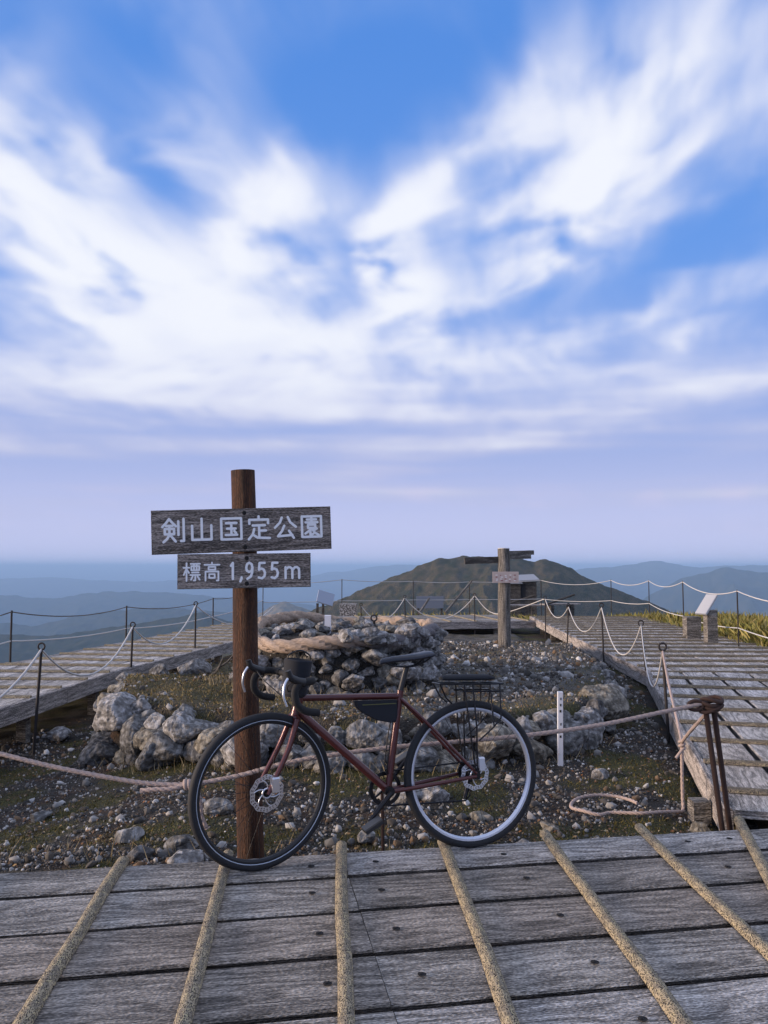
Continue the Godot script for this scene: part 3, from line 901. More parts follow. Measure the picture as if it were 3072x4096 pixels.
func bicycle(at: Vector3, back: Vector3, lean: float) -> void:
	var t := thing("bicycle", "dark red touring bicycle leaning against the brown summit signpost", "bicycle", at)
	var bz := back.cross(Vector3.UP).normalized()
	t.transform = Transform3D(Basis(bz.cross(Vector3.UP) * -1.0, Vector3.UP, bz), at)
	var x := back.normalized()
	var z0 := x.cross(Vector3.UP)
	var y := (Vector3.UP * cos(lean) - z0 * sin(lean)).normalized()
	t.transform = Transform3D(Basis(x, y, x.cross(y)), at)
	var hb := Vector3(0.150, 0.655, 0)
	var axis := Vector3(0.275, 0.962, 0).normalized()
	var rot := Basis(axis, deg_to_rad(17.0))
	var S := Transform3D(rot, hb - rot * hb)
	wheel(t, "front_wheel", S * Transform3D(Basis(Vector3.BACK, 0.2), Vector3(0.0, 0.338, 0)), false, 0.080)
	wheel(t, "rear_wheel", Transform3D(Basis(), Vector3(1.0, 0.340, 0)), true, 0.070)
	var fr := Node3D.new()
	fr.name = "frame"
	t.add_child(fr)
	var bb := Vector3(0.583, 0.292, 0)
	var st := Vector3(0.654, 0.742, 0)
	for p in [["head_tube", Vector3(0.149, 0.650, 0), Vector3(0.178, 0.752, 0), 0.0205], ["top_tube", Vector3(0.176, 0.728, 0), Vector3(0.650, 0.716, 0), 0.0150], ["down_tube", Vector3(0.160, 0.676, 0), bb, 0.0185], ["seat_tube", bb, st, 0.0158]]:
		var mb := MB.new()
		mb.rod(p[1], p[2], p[3], p[3], 16)
		obj(p[0], mb, M.frame_paint, fr)
	for s in [-1.0, 1.0]:
		var mb := MB.new()
		mb.tube(curve(PackedVector3Array([Vector3(0.650, 0.705, 0.010 * s), Vector3(0.76, 0.60, 0.034 * s), Vector3(1.0, 0.350, 0.064 * s)]), 6), 0.0085, 0.0075, 10)
		obj("seat_stay", mb, M.frame_paint, fr)
		mb = MB.new()
		mb.tube(curve(PackedVector3Array([Vector3(0.590, 0.290, 0.022 * s), Vector3(0.72, 0.303, 0.036 * s), Vector3(1.0, 0.336, 0.064 * s)]), 6), 0.0115, 0.0085, 10)
		obj("chain_stay", mb, M.frame_paint, fr)
		mb = MB.new()
		mb.box(Vector3(0.985, 0.322, 0.062 * s - 0.004), Vector3(1.018, 0.372, 0.062 * s + 0.004), 0.002)
		obj("dropout", mb, M.black_metal, fr)
	var mb := MB.new()
	mb.rod(bb + Vector3(0, 0, -0.036), bb + Vector3(0, 0, 0.036), 0.0225, 0.0225, 16)
	obj("bottom_bracket", mb, M.black_metal, fr)
	# fork and everything that turns with it
	mb = MB.new(); mb.xf = S
	for s in [-1.0, 1.0]:
		mb.tube(curve(PackedVector3Array([Vector3(0.146, 0.640, 0.030 * s), Vector3(0.098, 0.515, 0.046 * s), Vector3(0.035, 0.40, 0.053 * s), Vector3(0.0, 0.336, 0.058 * s)]), 6), 0.0145, 0.0085, 12)
	mb.tube(PackedVector3Array([Vector3(0.146, 0.640, -0.036), Vector3(0.149, 0.648, 0), Vector3(0.146, 0.640, 0.036)]), 0.015, 0.015, 10)
	obj("fork", mb, M.frame_paint, t)
	mb = MB.new(); mb.xf = S
	mb.box(Vector3(0.012, 0.345, 0.047), Vector3(0.045, 0.408, 0.075), 0.006)
	obj("front_brake_caliper", mb, M.steel, t)
	mb = MB.new()
	mb.box(Vector3(1.012, 0.362, 0.048), Vector3(1.040, 0.422, 0.074), 0.006)
	obj("rear_brake_caliper", mb, M.steel, t)
	mb = MB.new(); mb.xf = S
	mb.rod(Vector3(0.178, 0.752, 0), Vector3(0.189, 0.800, 0), 0.0165, 0.0165, 14)
	mb.rod(Vector3(0.192, 0.800, 0), Vector3(0.147, 0.826, 0), 0.0155, 0.0165, 14)
	obj("stem", mb, M.black, t)
	mb = MB.new(); mb.xf = S
	mb.rod(Vector3(0.145, 0.828, -0.15), Vector3(0.145, 0.828, 0.15), 0.0135, 0.0135, 12)
	for s in [-1.0, 1.0]:
		mb.tube(curve(PackedVector3Array([Vector3(0.145, 0.828, 0.148 * s), Vector3(0.130, 0.832, 0.196 * s), Vector3(0.072, 0.830, 0.206 * s), Vector3(0.042, 0.798, 0.211 * s), Vector3(0.048, 0.745, 0.217 * s), Vector3(0.088, 0.713, 0.221 * s), Vector3(0.150, 0.700, 0.224 * s)]), 7), 0.0165, 0.0165, 12)
	obj("handlebar", mb, M.tape, t)
	for s in [-1.0, 1.0]:
		mb = MB.new(); mb.xf = S
		mb.tube(curve(PackedVector3Array([Vector3(0.085, 0.830, 0.206 * s), Vector3(0.052, 0.840, 0.207 * s), Vector3(0.020, 0.858, 0.208 * s), Vector3(0.008, 0.886, 0.208 * s)]), 5), 0.020, 0.013, 12)
		obj("brake_hood", mb, M.black, t)
		mb = MB.new(); mb.xf = S
		mb.tube(curve(PackedVector3Array([Vector3(0.016, 0.862, 0.208 * s), Vector3(-0.008, 0.828, 0.211 * s), Vector3(-0.014, 0.780, 0.216 * s), Vector3(0.000, 0.738, 0.220 * s)]), 5), 0.007, 0.005, 8)
		obj("brake_lever", mb, M.steel, t)
		mb = MB.new(); mb.xf = S
		mb.tube(curve(PackedVector3Array([Vector3(0.045, 0.84, 0.2 * s), Vector3(0.05, 0.80, 0.12 * s), Vector3(0.12, 0.72, 0.04 * s), Vector3(0.155, 0.66, 0.024 * s)]), 8), 0.0026, 0.0026, 6)
		obj("brake_cable", mb, M.black, t)
	# bags
	mb = MB.new(); mb.xf = S * Transform3D(Basis(Vector3.BACK, -0.10), Vector3(0.112, 0.748, 0.066))
	mb.lathe(PackedVector2Array([Vector2(0.0, 0.0), Vector2(0.040, 0.0), Vector2(0.054, 0.014), Vector2(0.060, 0.09), Vector2(0.063, 0.160), Vector2(0.058, 0.166), Vector2(0.050, 0.154), Vector2(0.0, 0.150)]), 20)
	var bag := obj("stem_bag", mb, M.cloth, t)
	mb = MB.new(); mb.xf = S * Transform3D(Basis(Vector3.BACK, -0.10), Vector3(0.112, 0.748, 0.066))
	mb.tube(curve(PackedVector3Array([Vector3(-0.055, 0.15, 0), Vector3(-0.052, 0.185, 0.01), Vector3(0.0, 0.205, 0.01), Vector3(0.05, 0.185, 0.01), Vector3(0.056, 0.15, 0)]), 5), 0.004, 0.004, 6)
	obj("strap", mb, M.black, bag)
	var flat := Basis(Vector3(0, 0, 1), Vector3(0, 1, 0), Vector3(1, 0, 0))
	mb = MB.new(); mb.xf = Transform3D(flat, Vector3.ZERO)
	var outline := PackedVector2Array([Vector2(0.425, 0.704), Vector2(0.632, 0.699), Vector2(0.630, 0.63), Vector2(0.622, 0.604), Vector2(0.600, 0.598), Vector2(0.53, 0.612), Vector2(0.46, 0.65), Vector2(0.428, 0.680)])
	var inset := PackedVector2Array()
	for p in outline: inset.append(p.lerp(Vector2(0.54, 0.66), 0.07))
	mb.prism(outline, -0.020, 0.020)
	mb.prism(inset, -0.029, 0.029)
	var fb := obj("frame_bag", mb, M.cloth, t)
	mb = MB.new()
	mb.box(Vector3(0.46, 0.684, 0.0292), Vector3(0.622, 0.688, 0.0310))
	obj("zip", mb, mat(Color(0.10, 0.10, 0.03), 0.6), fb)
	# saddle
	mb = MB.new()
	mb.rod(st, Vector3(0.688, 0.855, 0), 0.0137, 0.0137, 14)
	obj("seat_post", mb, M.black, t)
	mb = MB.new()
	loft(mb, [[0.555, 0.872, 0.010, 0.010], [0.565, 0.876, 0.018, 0.016], [0.62, 0.882, 0.023, 0.019], [0.68, 0.886, 0.034, 0.020], [0.74, 0.892, 0.060, 0.022], [0.785, 0.900, 0.072, 0.022], [0.808, 0.903, 0.064, 0.018], [0.816, 0.904, 0.048, 0.010]])
	var sd := obj("saddle", mb, M.saddle, t)
	for s in [-1.0, 1.0]:
		mb = MB.new()
		mb.tube(curve(PackedVector3Array([Vector3(0.585, 0.872, 0.008 * s), Vector3(0.64, 0.853, 0.020 * s), Vector3(0.73, 0.855, 0.022 * s), Vector3(0.795, 0.888, 0.035 * s)]), 5), 0.0038, 0.0038, 6)
		obj("rail", mb, M.black_metal, sd)
	# rear rack of thin rods, and the roll strapped on it
	var rk := Node3D.new()
	rk.name = "rear_rack"
	t.add_child(rk)
	var bars: Array = []
	for z in [-0.055, -0.02, 0.02, 0.055]:
		bars.append(PackedVector3Array([Vector3(0.832, 0.766, z), Vector3(1.160, 0.756, z)]))
	for sx in [0.835, 0.95, 1.06, 1.158]:
		bars.append(PackedVector3Array([Vector3(sx, 0.766 - (sx - 0.832) * 0.03, -0.055), Vector3(sx, 0.766 - (sx - 0.832) * 0.03, 0.055)]))
	for s in [-1.0, 1.0]:
		bars.append(PackedVector3Array([Vector3(0.955, 0.763, 0.055 * s), Vector3(0.968, 0.56, 0.078 * s), Vector3(0.992, 0.362, 0.075 * s)]))
		bars.append(PackedVector3Array([Vector3(1.000, 0.762, 0.055 * s), Vector3(1.002, 0.56, 0.080 * s), Vector3(1.000, 0.362, 0.076 * s)]))
		bars.append(PackedVector3Array([Vector3(1.088, 0.759, 0.055 * s), Vector3(1.090, 0.56, 0.082 * s), Vector3(1.012, 0.50, 0.080 * s)]))
		bars.append(PackedVector3Array([Vector3(1.140, 0.757, 0.055 * s), Vector3(1.128, 0.60, 0.082 * s), Vector3(1.090, 0.56, 0.082 * s)]))
		bars.append(PackedVector3Array([Vector3(0.945, 0.728, 0.059 * s), Vector3(1.136, 0.722, 0.060 * s)]))
		bars.append(PackedVector3Array([Vector3(0.835, 0.766, 0.05 * s), Vector3(0.868, 0.70, 0.04 * s), Vector3(0.90, 0.672, 0.03 * s)]))
	for b in bars:
		mb = MB.new()
		mb.tube(b, 0.0042, 0.0042, 8)
		obj("rod", mb, M.black_metal, rk)
	mb = MB.new()
	loft(mb, [[0.858, 0.786, 0.030, 0.010], [0.870, 0.788, 0.044, 0.017], [0.98, 0.786, 0.047, 0.020], [1.10, 0.783, 0.045, 0.018], [1.125, 0.780, 0.035, 0.011]], 12)
	obj("rack_roll", mb, M.cloth, t)
	# drive train on the far side
	mb = MB.new(); mb.xf = Transform3D(Basis(Vector3.RIGHT, PI / 2), bb + Vector3(0, 0, -0.046))
	mb.lathe(PackedVector2Array([Vector2(0.060, -0.002), Vector2(0.078, -0.002), Vector2(0.078, 0.002), Vector2(0.060, 0.002), Vector2(0.060, -0.002)]), 40)
	for i in 5:
		var a := TAU * i / 5
		mb.rod(Vector3.ZERO, Vector3(cos(a), 0, sin(a)) * 0.064, 0.006, 0.005, 6)
	obj("chainring", mb, M.black_metal, t)
	var cr := Vector3(-0.112, -0.116, 0)
	mb = MB.new()
	mb.rod(bb + Vector3(0, 0, 0.055), bb + cr + Vector3(0, 0, 0.068), 0.013, 0.009, 10)
	obj("crank_arm", mb, M.black_metal, t)
	mb = MB.new()
	mb.rod(bb + Vector3(0, 0, -0.058), bb - cr + Vector3(0, 0, -0.070), 0.013, 0.009, 10)
	obj("crank_arm", mb, M.black_metal, t)
	for s in [1.0, -1.0]:
		mb = MB.new()
		var c: Vector3 = bb + cr * s + Vector3(0, 0, 0.072 * s)
		mb.xf = Transform3D(Basis(Vector3.BACK, 0.5), c)
		mb.box(Vector3(-0.045, -0.010, 0.012 if s > 0 else -0.090), Vector3(0.045, 0.010, 0.090 if s > 0 else -0.012), 0.005)
		obj("pedal", mb, M.black, t)
	mb = MB.new(); mb.xf = Transform3D(Basis(Vector3.RIGHT, PI / 2), Vector3(1.0, 0.34, -0.040))
	for i in 6:
		var r := 0.052 - i * 0.005
		mb.lathe(PackedVector2Array([Vector2(0.015, -i * 0.004), Vector2(r, -i * 0.004), Vector2(r, -i * 0.004 - 0.002), Vector2(0.015, -i * 0.004 - 0.002)]), 28)
	obj("cassette", mb, M.black_metal, t)
	mb = MB.new()
	mb.tube(PackedVector3Array([Vector3(0.59, 0.369, -0.046), Vector3(1.0, 0.385, -0.048)]), 0.004, 0.004, 5)
	mb.tube(PackedVector3Array([Vector3(0.59, 0.214, -0.046), Vector3(0.985, 0.205, -0.050), Vector3(1.008, 0.225, -0.05), Vector3(1.012, 0.262, -0.05), Vector3(1.0, 0.290, -0.049)]), 0.004, 0.004, 5)
	obj("chain", mb, M.black_metal, t)
	mb = MB.new()
	mb.rod(Vector3(0.985, 0.215, -0.058), Vector3(1.010, 0.285, -0.066), 0.010, 0.014, 8)
	mb.rod(Vector3(1.010, 0.285, -0.066), Vector3(1.004, 0.318, -0.070), 0.013, 0.008, 8)
	obj("derailleur", mb, M.black_metal, t)
	mb = MB.new()
	for p in [PackedVector3Array([Vector3(0.618, 0.60, 0.0), Vector3(0.605, 0.585, 0.022), Vector3(0.575, 0.40, 0.022), Vector3(0.590, 0.36, 0.0)]), PackedVector3Array([Vector3(0.618, 0.60, 0.0), Vector3(0.605, 0.585, -0.022), Vector3(0.575, 0.40, -0.022), Vector3(0.590, 0.36, 0.0)])]:
		mb.tube(curve(p, 5), 0.003, 0.003, 6)
	obj("bottle_cage", mb, M.black_metal, t)


func _ready() -> void:
	rng.seed = 4711
	# camera
	var cam := Camera3D.new()
	cam.name = "camera"
	cam.fov = 64.57
	cam.near = 0.05
	cam.far = 150000.0
	cam.position = Vector3(0, 1.32, 0)
	cam.rotation = Vector3(atan(119.0 / 1750.0), 0, 0)
	add_child(cam)
	# sky, air and exposure
	var env := Environment.new()
	env.background_mode = Environment.BG_SKY
	var sky := Sky.new()
	var pano := PanoramaSkyMaterial.new()
	pano.panorama = sky_texture()
	sky.sky_material = pano
	env.sky = sky
	env.background_energy_multiplier = 1.0
	env.tonemap_mode = Environment.TONE_MAPPER_LINEAR
	env.tonemap_exposure = 1.16
	env.sdfgi_enabled = true
	env.ssao_enabled = true
	env.ssil_enabled = true
	env.fog_enabled = true
	env.fog_light_color = Color(0.68, 0.83, 1.0)
	env.fog_density = 0.000098
	var we := WorldEnvironment.new()
	we.name = "world"
	we.environment = env
	add_child(we)
	# low sun behind thin cloud, from the left
	var sun := DirectionalLight3D.new()
	sun.name = "sun"
	sun.light_energy = 1.6
	sun.light_color = Color(1.0, 0.89, 0.78)
	sun.light_angular_distance = 18.0
	sun.shadow_enabled = true
	add_child(sun)
	sun.look_at_from_position(Vector3(-9, 1.30, 1.5), Vector3.ZERO)

	fbm = noise(7, 0.55, 5)
	fine = noise(9, 1.0, 3)
	rng.seed = 4711
	materials()
	for i in 10: rocks.append(rock_mesh(200 + i, 3, 13))
	for i in 4: small_rocks.append(rock_mesh(300 + i, 0 if i < 3 else 1, 9))

	land()
	walks()
	cairn()
	signs()
	bicycle(Vector3(-0.534, 0.0, -3.633), Vector3(0.954, 0, -0.286), deg_to_rad(4.0))
	fences()
	far_things()
	litter()


func land() -> void:
	var near := sheet(360, 420, func(a, b):
		var x := lerpf(-11.0, 15.0, a)
		var d := -2.0 + 42.0 * pow(b, 1.5)
		return Vector3(x, gh(x, d), -d),
		func(p, _n): return ground_colour(p.x, -p.z))
	var o := solo("ground", near, M.ground, "dark stony soil with moss patches between the boardwalks", "ground", "", "structure")
	o.name = "ground"
	# the land far below, out to the horizon
	var nz := noise(71, 1.0 / 3800.0, 5)
	nz.fractal_type = FastNoiseLite.FRACTAL_RIDGED
	var land_far := sheet(360, 150, func(a, b):
		var an: float = a * TAU
		var r := 9.0 * exp(b * log(70000.0 / 9.0))
		var h := -4.0 - 900.0 * (1.0 - exp(-maxf(0.0, r - 9.0) / 1100.0))
		h += nz.get_noise_2d(cos(an) * r, sin(an) * r) * 190.0 * smoothstep(600.0, 4000.0, r) * smoothstep(60000.0, 25000.0, r)
		return Vector3(sin(an) * r, h, -cos(an) * r),
		func(p, _n):
			return Color(0.035, 0.045, 0.022).lerp(Color(0.07, 0.065, 0.035), smoothstep(-0.4, 0.4, nz.get_noise_2d(p.x * 6.0, p.z * 6.0))))
	solo("terrain", land_far, M.hill, "hazy forested valleys far below the summit", "land", "", "structure")
	var olive := Color(0.065, 0.078, 0.034); var brown := Color(0.21, 0.165, 0.10)
	var forest := Color(0.022, 0.032, 0.018); var forest2 := Color(0.055, 0.055, 0.030)
	mountain("nearest rounded peak of olive grass and bare earth behind the far signpost", 1400.0, [[-330,-140],[-232,-100],[-184,-90],[-144,-80],[-104,-65],[-40,-40],[16,-17],[56,0],[96,14],[136,17],[184,19],[224,15],[256,10],[280,13],[304,7],[336,-12],[376,-30],[416,-47],[456,-60],[496,-76],[536,-96],[640,-150]], 420.0, 0.62, 5.0, olive, brown, 320, 190, 81)
	mountain("dark forested ridge below the left boardwalk rope", 3000.0, [[-2100,-270],[-1593,-249],[-1422,-245],[-1251,-252],[-1079,-231],[-908,-206],[-736,-180],[-668,-166],[-599,-189],[-531,-206],[-462,-214],[-325,-180],[-222,-231],[-60,-300]], 900.0, 0.5, 6.0, forest, forest2, 200, 90, 83)
	mountain("small reddish hump in the haze just right of the brown signpost", 4500.0, [[-1000,-380],[-847,-309],[-693,-257],[-564,-193],[-436,-231],[-282,-296],[-100,-380]], 900.0, 0.5, 8.0, forest2, brown, 100, 80, 85)
	mountain("second blue ridge behind the left boardwalk", 6000.0, [[-3900,-540],[-3358,-497],[-2844,-411],[-2570,-429],[-2295,-367],[-2021,-326],[-1713,-298],[-1404,-312],[-1061,-343],[-787,-394],[-400,-500]], 1500.0, 0.42, 12.0, forest, forest2, 200, 80, 87)
	mountain("long pale blue ridge in the left haze", 10000.0, [[-7200,-420],[-5883,-371],[-4740,-343],[-4054,-383],[-3597,-314],[-2854,-303],[-1997,-371],[-1311,-429],[-740,-486],[0,-600]], 2500.0, 0.35, 20.0, forest, forest2, 200, 60, 89)
	mountain("farthest faint range along the horizon left of the nearest peak", 20000.0, [[-15000,-380],[-11766,-309],[-9480,-286],[-8451,-251],[-7194,-309],[-5823,-354],[-4337,-286],[-3080,-229],[-2051,-263],[-1480,-149],[-794,-80],[-337,-11],[349,69],[806,46],[1491,-57],[3000,-300]], 5000.0, 0.3, 30.0, forest, forest2, 260, 60, 91)
	mountain("high blue mountain range right of the nearest peak", 14000.0, [[1500,-420],[2964,-120],[3444,-32],[3924,8],[4324,56],[4724,104],[5044,48],[5364,-8],[5844,16],[6644,40],[7764,80],[9500,-60]], 4000.0, 0.4, 20.0, forest, forest2, 220, 80, 93)
	mountain("darker blue mountain shoulder at the right edge behind the bamboo grass", 8000.0, [[1900,-620],[2517,-343],[2745,-206],[2928,-114],[3157,-59],[3339,-5],[3522,-32],[3797,-50],[4437,0],[5600,-90]], 2600.0, 0.45, 14.0, forest, forest2, 220, 90, 95)


func walks() -> void:
	# the deck underfoot: planks across, joints under the middle batten
	var u := Vector3(0.9859, 0, -0.1675)
	var o := boardwalk("boardwalk", "wide grey plank deck underfoot with lichen-spotted battens, the bicycle standing on its edge", Vector3(-3.65, 0, -3.268), u, 8.0, [0.262, 0.318, 0.323, 0.318, 0.328, 0.323, 0.318, 0.323, 0.323, 0.318], 2.0, 0.033, [1.50, 3.50, 5.55, 7.0], 0.0, [], false)
	var inv := o.transform.affine_inverse()
	for b in [[-1.70, -3.66, -1.46, -0.9], [-1.167, -3.73, -0.90, -0.9], [-0.714, -3.815, -0.44, -0.9], [-0.207, -3.935, -0.02, -0.9], [0.283, -3.99, 0.45, -0.9], [0.795, -4.10, 0.92, -0.9], [1.287, -4.20, 1.345, -0.9], [1.845, -4.33, 1.30 + 0.0, -2.30], [2.30, -4.20, 2.20, -0.9]]:
		var p := inv * Vector3(b[0], 0, b[1]); var q := inv * Vector3(b[2], 0, b[3])
		if b[0] > 1.8 and b[0] < 1.9:
			q = inv * Vector3(1.845, 0, -4.33).lerp(Vector3(1.30, 0, -2.30), 0.62)
		var dir := (q - p)
		batten(o, (p + q) * 0.5, atan2(-dir.z, dir.x) - PI / 2, dir.length(), 0.051, 0.026)
	for x in [3.33, 3.62, 4.22, 1.34, 1.66, 5.40, 5.70, 5.15]:
		var z := 0.0
		for w in [0.262, 0.318, 0.323, 0.318, 0.328]:
			bolt(o, Vector3(x + rng.randf_range(-0.02, 0.02), 0.0, z + w * 0.5 + rng.randf_range(-0.02, 0.02)))
			z += w + 0.033
	# the walk that runs off to the right, in two lengths
	var r1 := Vector3(3.285 - 1.845, 0, -10.14 + 4.37)
	boardwalk("boardwalk", "pale plank walk leading away on the right, crossed by dark battens, nearest length", Vector3(1.845, 0.045, -4.37), r1, r1.length(), [0.34, 0.35, 0.35, 0.34, 0.35, 0.35, 0.34, 0.2], 2.1, 0.034, [], 0.70, [-1], true, "pale", M.batten3)
	var r2 := Vector3(3.86 - 3.26, 0, -21.4 + 9.72)
	boardwalk("boardwalk", "far length of the right plank walk beside the bamboo grass and the lectern sign", Vector3(3.262, 0.030, -9.72), r2, r2.length(), [0.34, 0.35, 0.35, 0.34, 0.35, 0.35, 0.34, 0.2], 2.4, 0.022, [], 0.62, [-1], true, "pale", M.batten3)
	# the walk on the left, in two lengths
	for l in [["left plank walk with yellowish battens, nearest length at the left edge of the view", Vector3(-3.78, 0.01, -4.6), Vector3(-3.40, 0.01, -10.95)], ["far length of the left plank walk, running behind the brown signpost", Vector3(-3.43, 0.0, -10.5), Vector3(-1.95, 0.0, -18.9)]]:
		var dir: Vector3 = (l[2] - l[1]).normalized()
		var side := dir.cross(Vector3.UP).normalized()
		boardwalk("boardwalk", l[0], l[1] - side * 1.79, dir, (l[2] - l[1]).length(), [0.34, 0.35, 0.34, 0.35, 0.34], 2.2, 0.022, [], 0.66, [1, -1], true, "pale")
	# the walk across the back
	var b0 := Vector3(-2.6, -0.012, -19.15); var b1 := Vector3(3.72, -0.012, -20.2)
	var bd := (b1 - b0).normalized()
	boardwalk("boardwalk", "plank walk across the back, behind the rock cairn and the far signpost", b0 - bd.cross(Vector3.UP) * 2.84, bd, (b1 - b0).length(), [0.34, 0.35, 0.34, 0.35, 0.34, 0.35, 0.34, 0.30], 2.2, 0.018, [], 0.66, [1])


func cairn() -> void:
	rng.seed = 99
	var c := Vector3(-0.43, 0.0, -8.45)
	var t := thing("rock_cairn", "round heap of grey summit rocks ringed by a thick straw rope", "cairn", c)
	var core := sheet(40, 20, func(a, b):
		var an: float = a * TAU
		var r: float = lerpf(1.16, 0.0, b)
		var h := 0.60 * smoothstep(1.16, 0.80, r) + 0.06 * fbm.get_noise_2d(cos(an) * r * 3.0, sin(an) * r * 3.0)
		return Vector3(cos(an) * r, 0.06 + h, sin(an) * r), func(_p, _n): return Color(0.05, 0.045, 0.04))
	obj("rubble_core", core, M.ground, t)
	for k in 7:
		var r := 1.10 - k * 0.045
		var y := 0.10 + k * 0.088
		var an := rng.randf()
		var end := an + TAU
		while an < end:
			var s := rng.randf_range(0.085, 0.20) * (1.25 if k < 2 else 1.0)
			stone(t, Vector3(cos(an) * r + rng.randf_range(-0.03, 0.03), y + rng.randf_range(-0.035, 0.03), sin(an) * r + rng.randf_range(-0.03, 0.03)), Vector3(s * rng.randf_range(0.9, 1.4), s * rng.randf_range(0.6, 1.0), s), "stone")
			an += s * 0.92 / r
	for i in 70:
		var an := rng.randf() * TAU
		var r := 0.78 * sqrt(rng.randf())
		var s := rng.randf_range(0.08, 0.2)
		stone(t, Vector3(cos(an) * r, 0.68 + rng.randf_range(-0.03, 0.05), sin(an) * r), Vector3(s * 1.2, s * 0.7, s))
	# the pale slab lying in its face, and bigger blocks on the right shoulder
	stone(t, Vector3(-0.20, 0.53, 0.98), Vector3(0.26, 0.07, 0.16), "stone", 3)
	for p in [[0.55, 0.60, 0.72, 0.34], [0.74, 0.52, 0.55, 0.30], [0.35, 0.50, 0.92, 0.32], [0.62, 0.34, 0.88, 0.36], [0.86, 0.30, 0.66, 0.32], [0.15, 0.30, 1.08, 0.30], [-0.75, 0.42, 0.76, 0.30]]:
		stone(t, Vector3(p[0], p[1], p[2]), Vector3(p[3] * 1.0, p[3] * 0.55, p[3] * 0.75), "stone", [3, 0, 3][rng.randi() % 3])
	for i in 30:
		var an := rng.randf_range(0.1, 1.5)
		var s := rng.randf_range(0.12, 0.22)
		stone(t, Vector3(cos(an) * rng.randf_range(0.86, 1.0), rng.randf_range(0.56, 0.72), sin(an) * rng.randf_range(0.92, 1.08)), Vector3(s * 1.3, s * 0.7, s), "stone", [3, 0, 3, 1][rng.randi() % 4])
	# straw rope laid round the top
	var ring := PackedVector3Array()
	for i in 40:
		var a := TAU * i / 40
		var r := 0.90 + 0.03 * sin(a * 3.0 + 1.0)
		var y := 0.64 + 0.035 * sin(a * 2.0 + 0.6) + 0.02 * sin(a * 5.0)
		if sin(a) > 0.0: r += 0.10 * sin(a)
		if sin(a) < 0.0: y += 0.08
		ring.append(c + Vector3(cos(a) * r, y, sin(a) * r))
	var mb := MB.new()
	mb.tube(curve(ring, 3, true), 0.066, 0.066, 36, 3, 0.62, true)
	for i in mb.v.size():
		var p := mb.v[i]
		var old := smoothstep(-0.45, -0.1, p.x + 0.25 * fbm.get_noise_2d(p.x * 4.0, p.y * 9.0)) * smoothstep(-8.6, -8.2, p.z)
		var f := 0.85 + 0.3 * fine.get_noise_3d(p.x * 12.0, p.y * 12.0, p.z * 12.0)
		mb.c[i] = Color(0.74, 0.60, 0.48).lerp(Color(0.30, 0.30, 0.33), old) * f
	solo("straw_rope", mb, M.straw, "thick twisted straw rope draped round the top of the rock cairn", "rope")
	var st := thing("marker_stake", "short white stake standing on top of the cairn behind the straw rope", "stake", Vector3(-0.545, 0.62, -7.92))
	mb = MB.new()
	mb.box(Vector3(-0.03, -0.1, -0.03), Vector3(0.03, 0.235, 0.03), 0.006)
	obj("post", mb, M.white, st)
	# the low retaining wall in front of the terrace
	var w := thing("rock_wall", "low curved wall of rough rocks in front of the grassy terrace, behind the bicycle", "wall", Vector3(0, 0, 0))
	for i in range(2, FRONT.size() - 4):
		var a := Vector2(FRONT[i][0], FRONT[i][1]); var b := Vector2(FRONT[i + 1][0], FRONT[i + 1][1])
		var n := maxi(1, int(a.distance_to(b) / 0.17))
		for j in n:
			var p := a.lerp(b, (j + rng.randf_range(0.2, 0.8)) / n)
			for lay in 2:
				if rng.randf() < 0.12: continue
				var s := rng.randf_range(0.12, 0.27) * (1.15 if lay == 0 else 0.95)
				if absf(p.x + 1.6) < 0.9: s *= 1.2
				stone(w, Vector3(p.x + rng.randf_range(-0.06, 0.06), (-0.10 if lay == 0 else 0.08) + rng.randf_range(-0.04, 0.05) - (0.15 if p.x < -1.9 and lay == 0 else 0.0), -p.y - 0.10 + rng.randf_range(-0.06, 0.10) - lay * 0.09), Vector3(s * rng.randf_range(1.0, 1.5), s * rng.randf_range(0.75, 1.1), s))
	for p in [[-2.28, 0.06, -7.0, 0.46, 0.42], [-2.05, -0.10, -6.78, 0.40, 0.40], [-1.62, 0.02, -6.45, 0.34, 0.30], [-1.30, 0.0, -6.25, 0.36, 0.22], [-1.05, -0.06, -6.08, 0.44, 0.28], [-0.82, 0.06, -6.15, 0.26, 0.22], [-1.78, -0.14, -6.40, 0.30, 0.34], [0.02, 0.06, -6.0, 0.30, 0.24], [0.20, -0.08, -5.92, 0.36, 0.24], [0.85, 0.0, -6.2, 0.42, 0.28], [1.05, 0.05, -6.35, 0.24, 0.3], [1.62, 0.0, -6.75, 0.46, 0.36], [1.45, -0.06, -6.5, 0.36, 0.28], [1.98, 0.08, -7.5, 0.50, 0.34], [2.2, 0.05, -7.95, 0.40, 0.3]]:
		stone(w, Vector3(p[0], p[1], p[2]), Vector3(p[3], p[4], p[3] * 0.85), "stone", [0, 3, 1, 2][rng.randi() % 4])


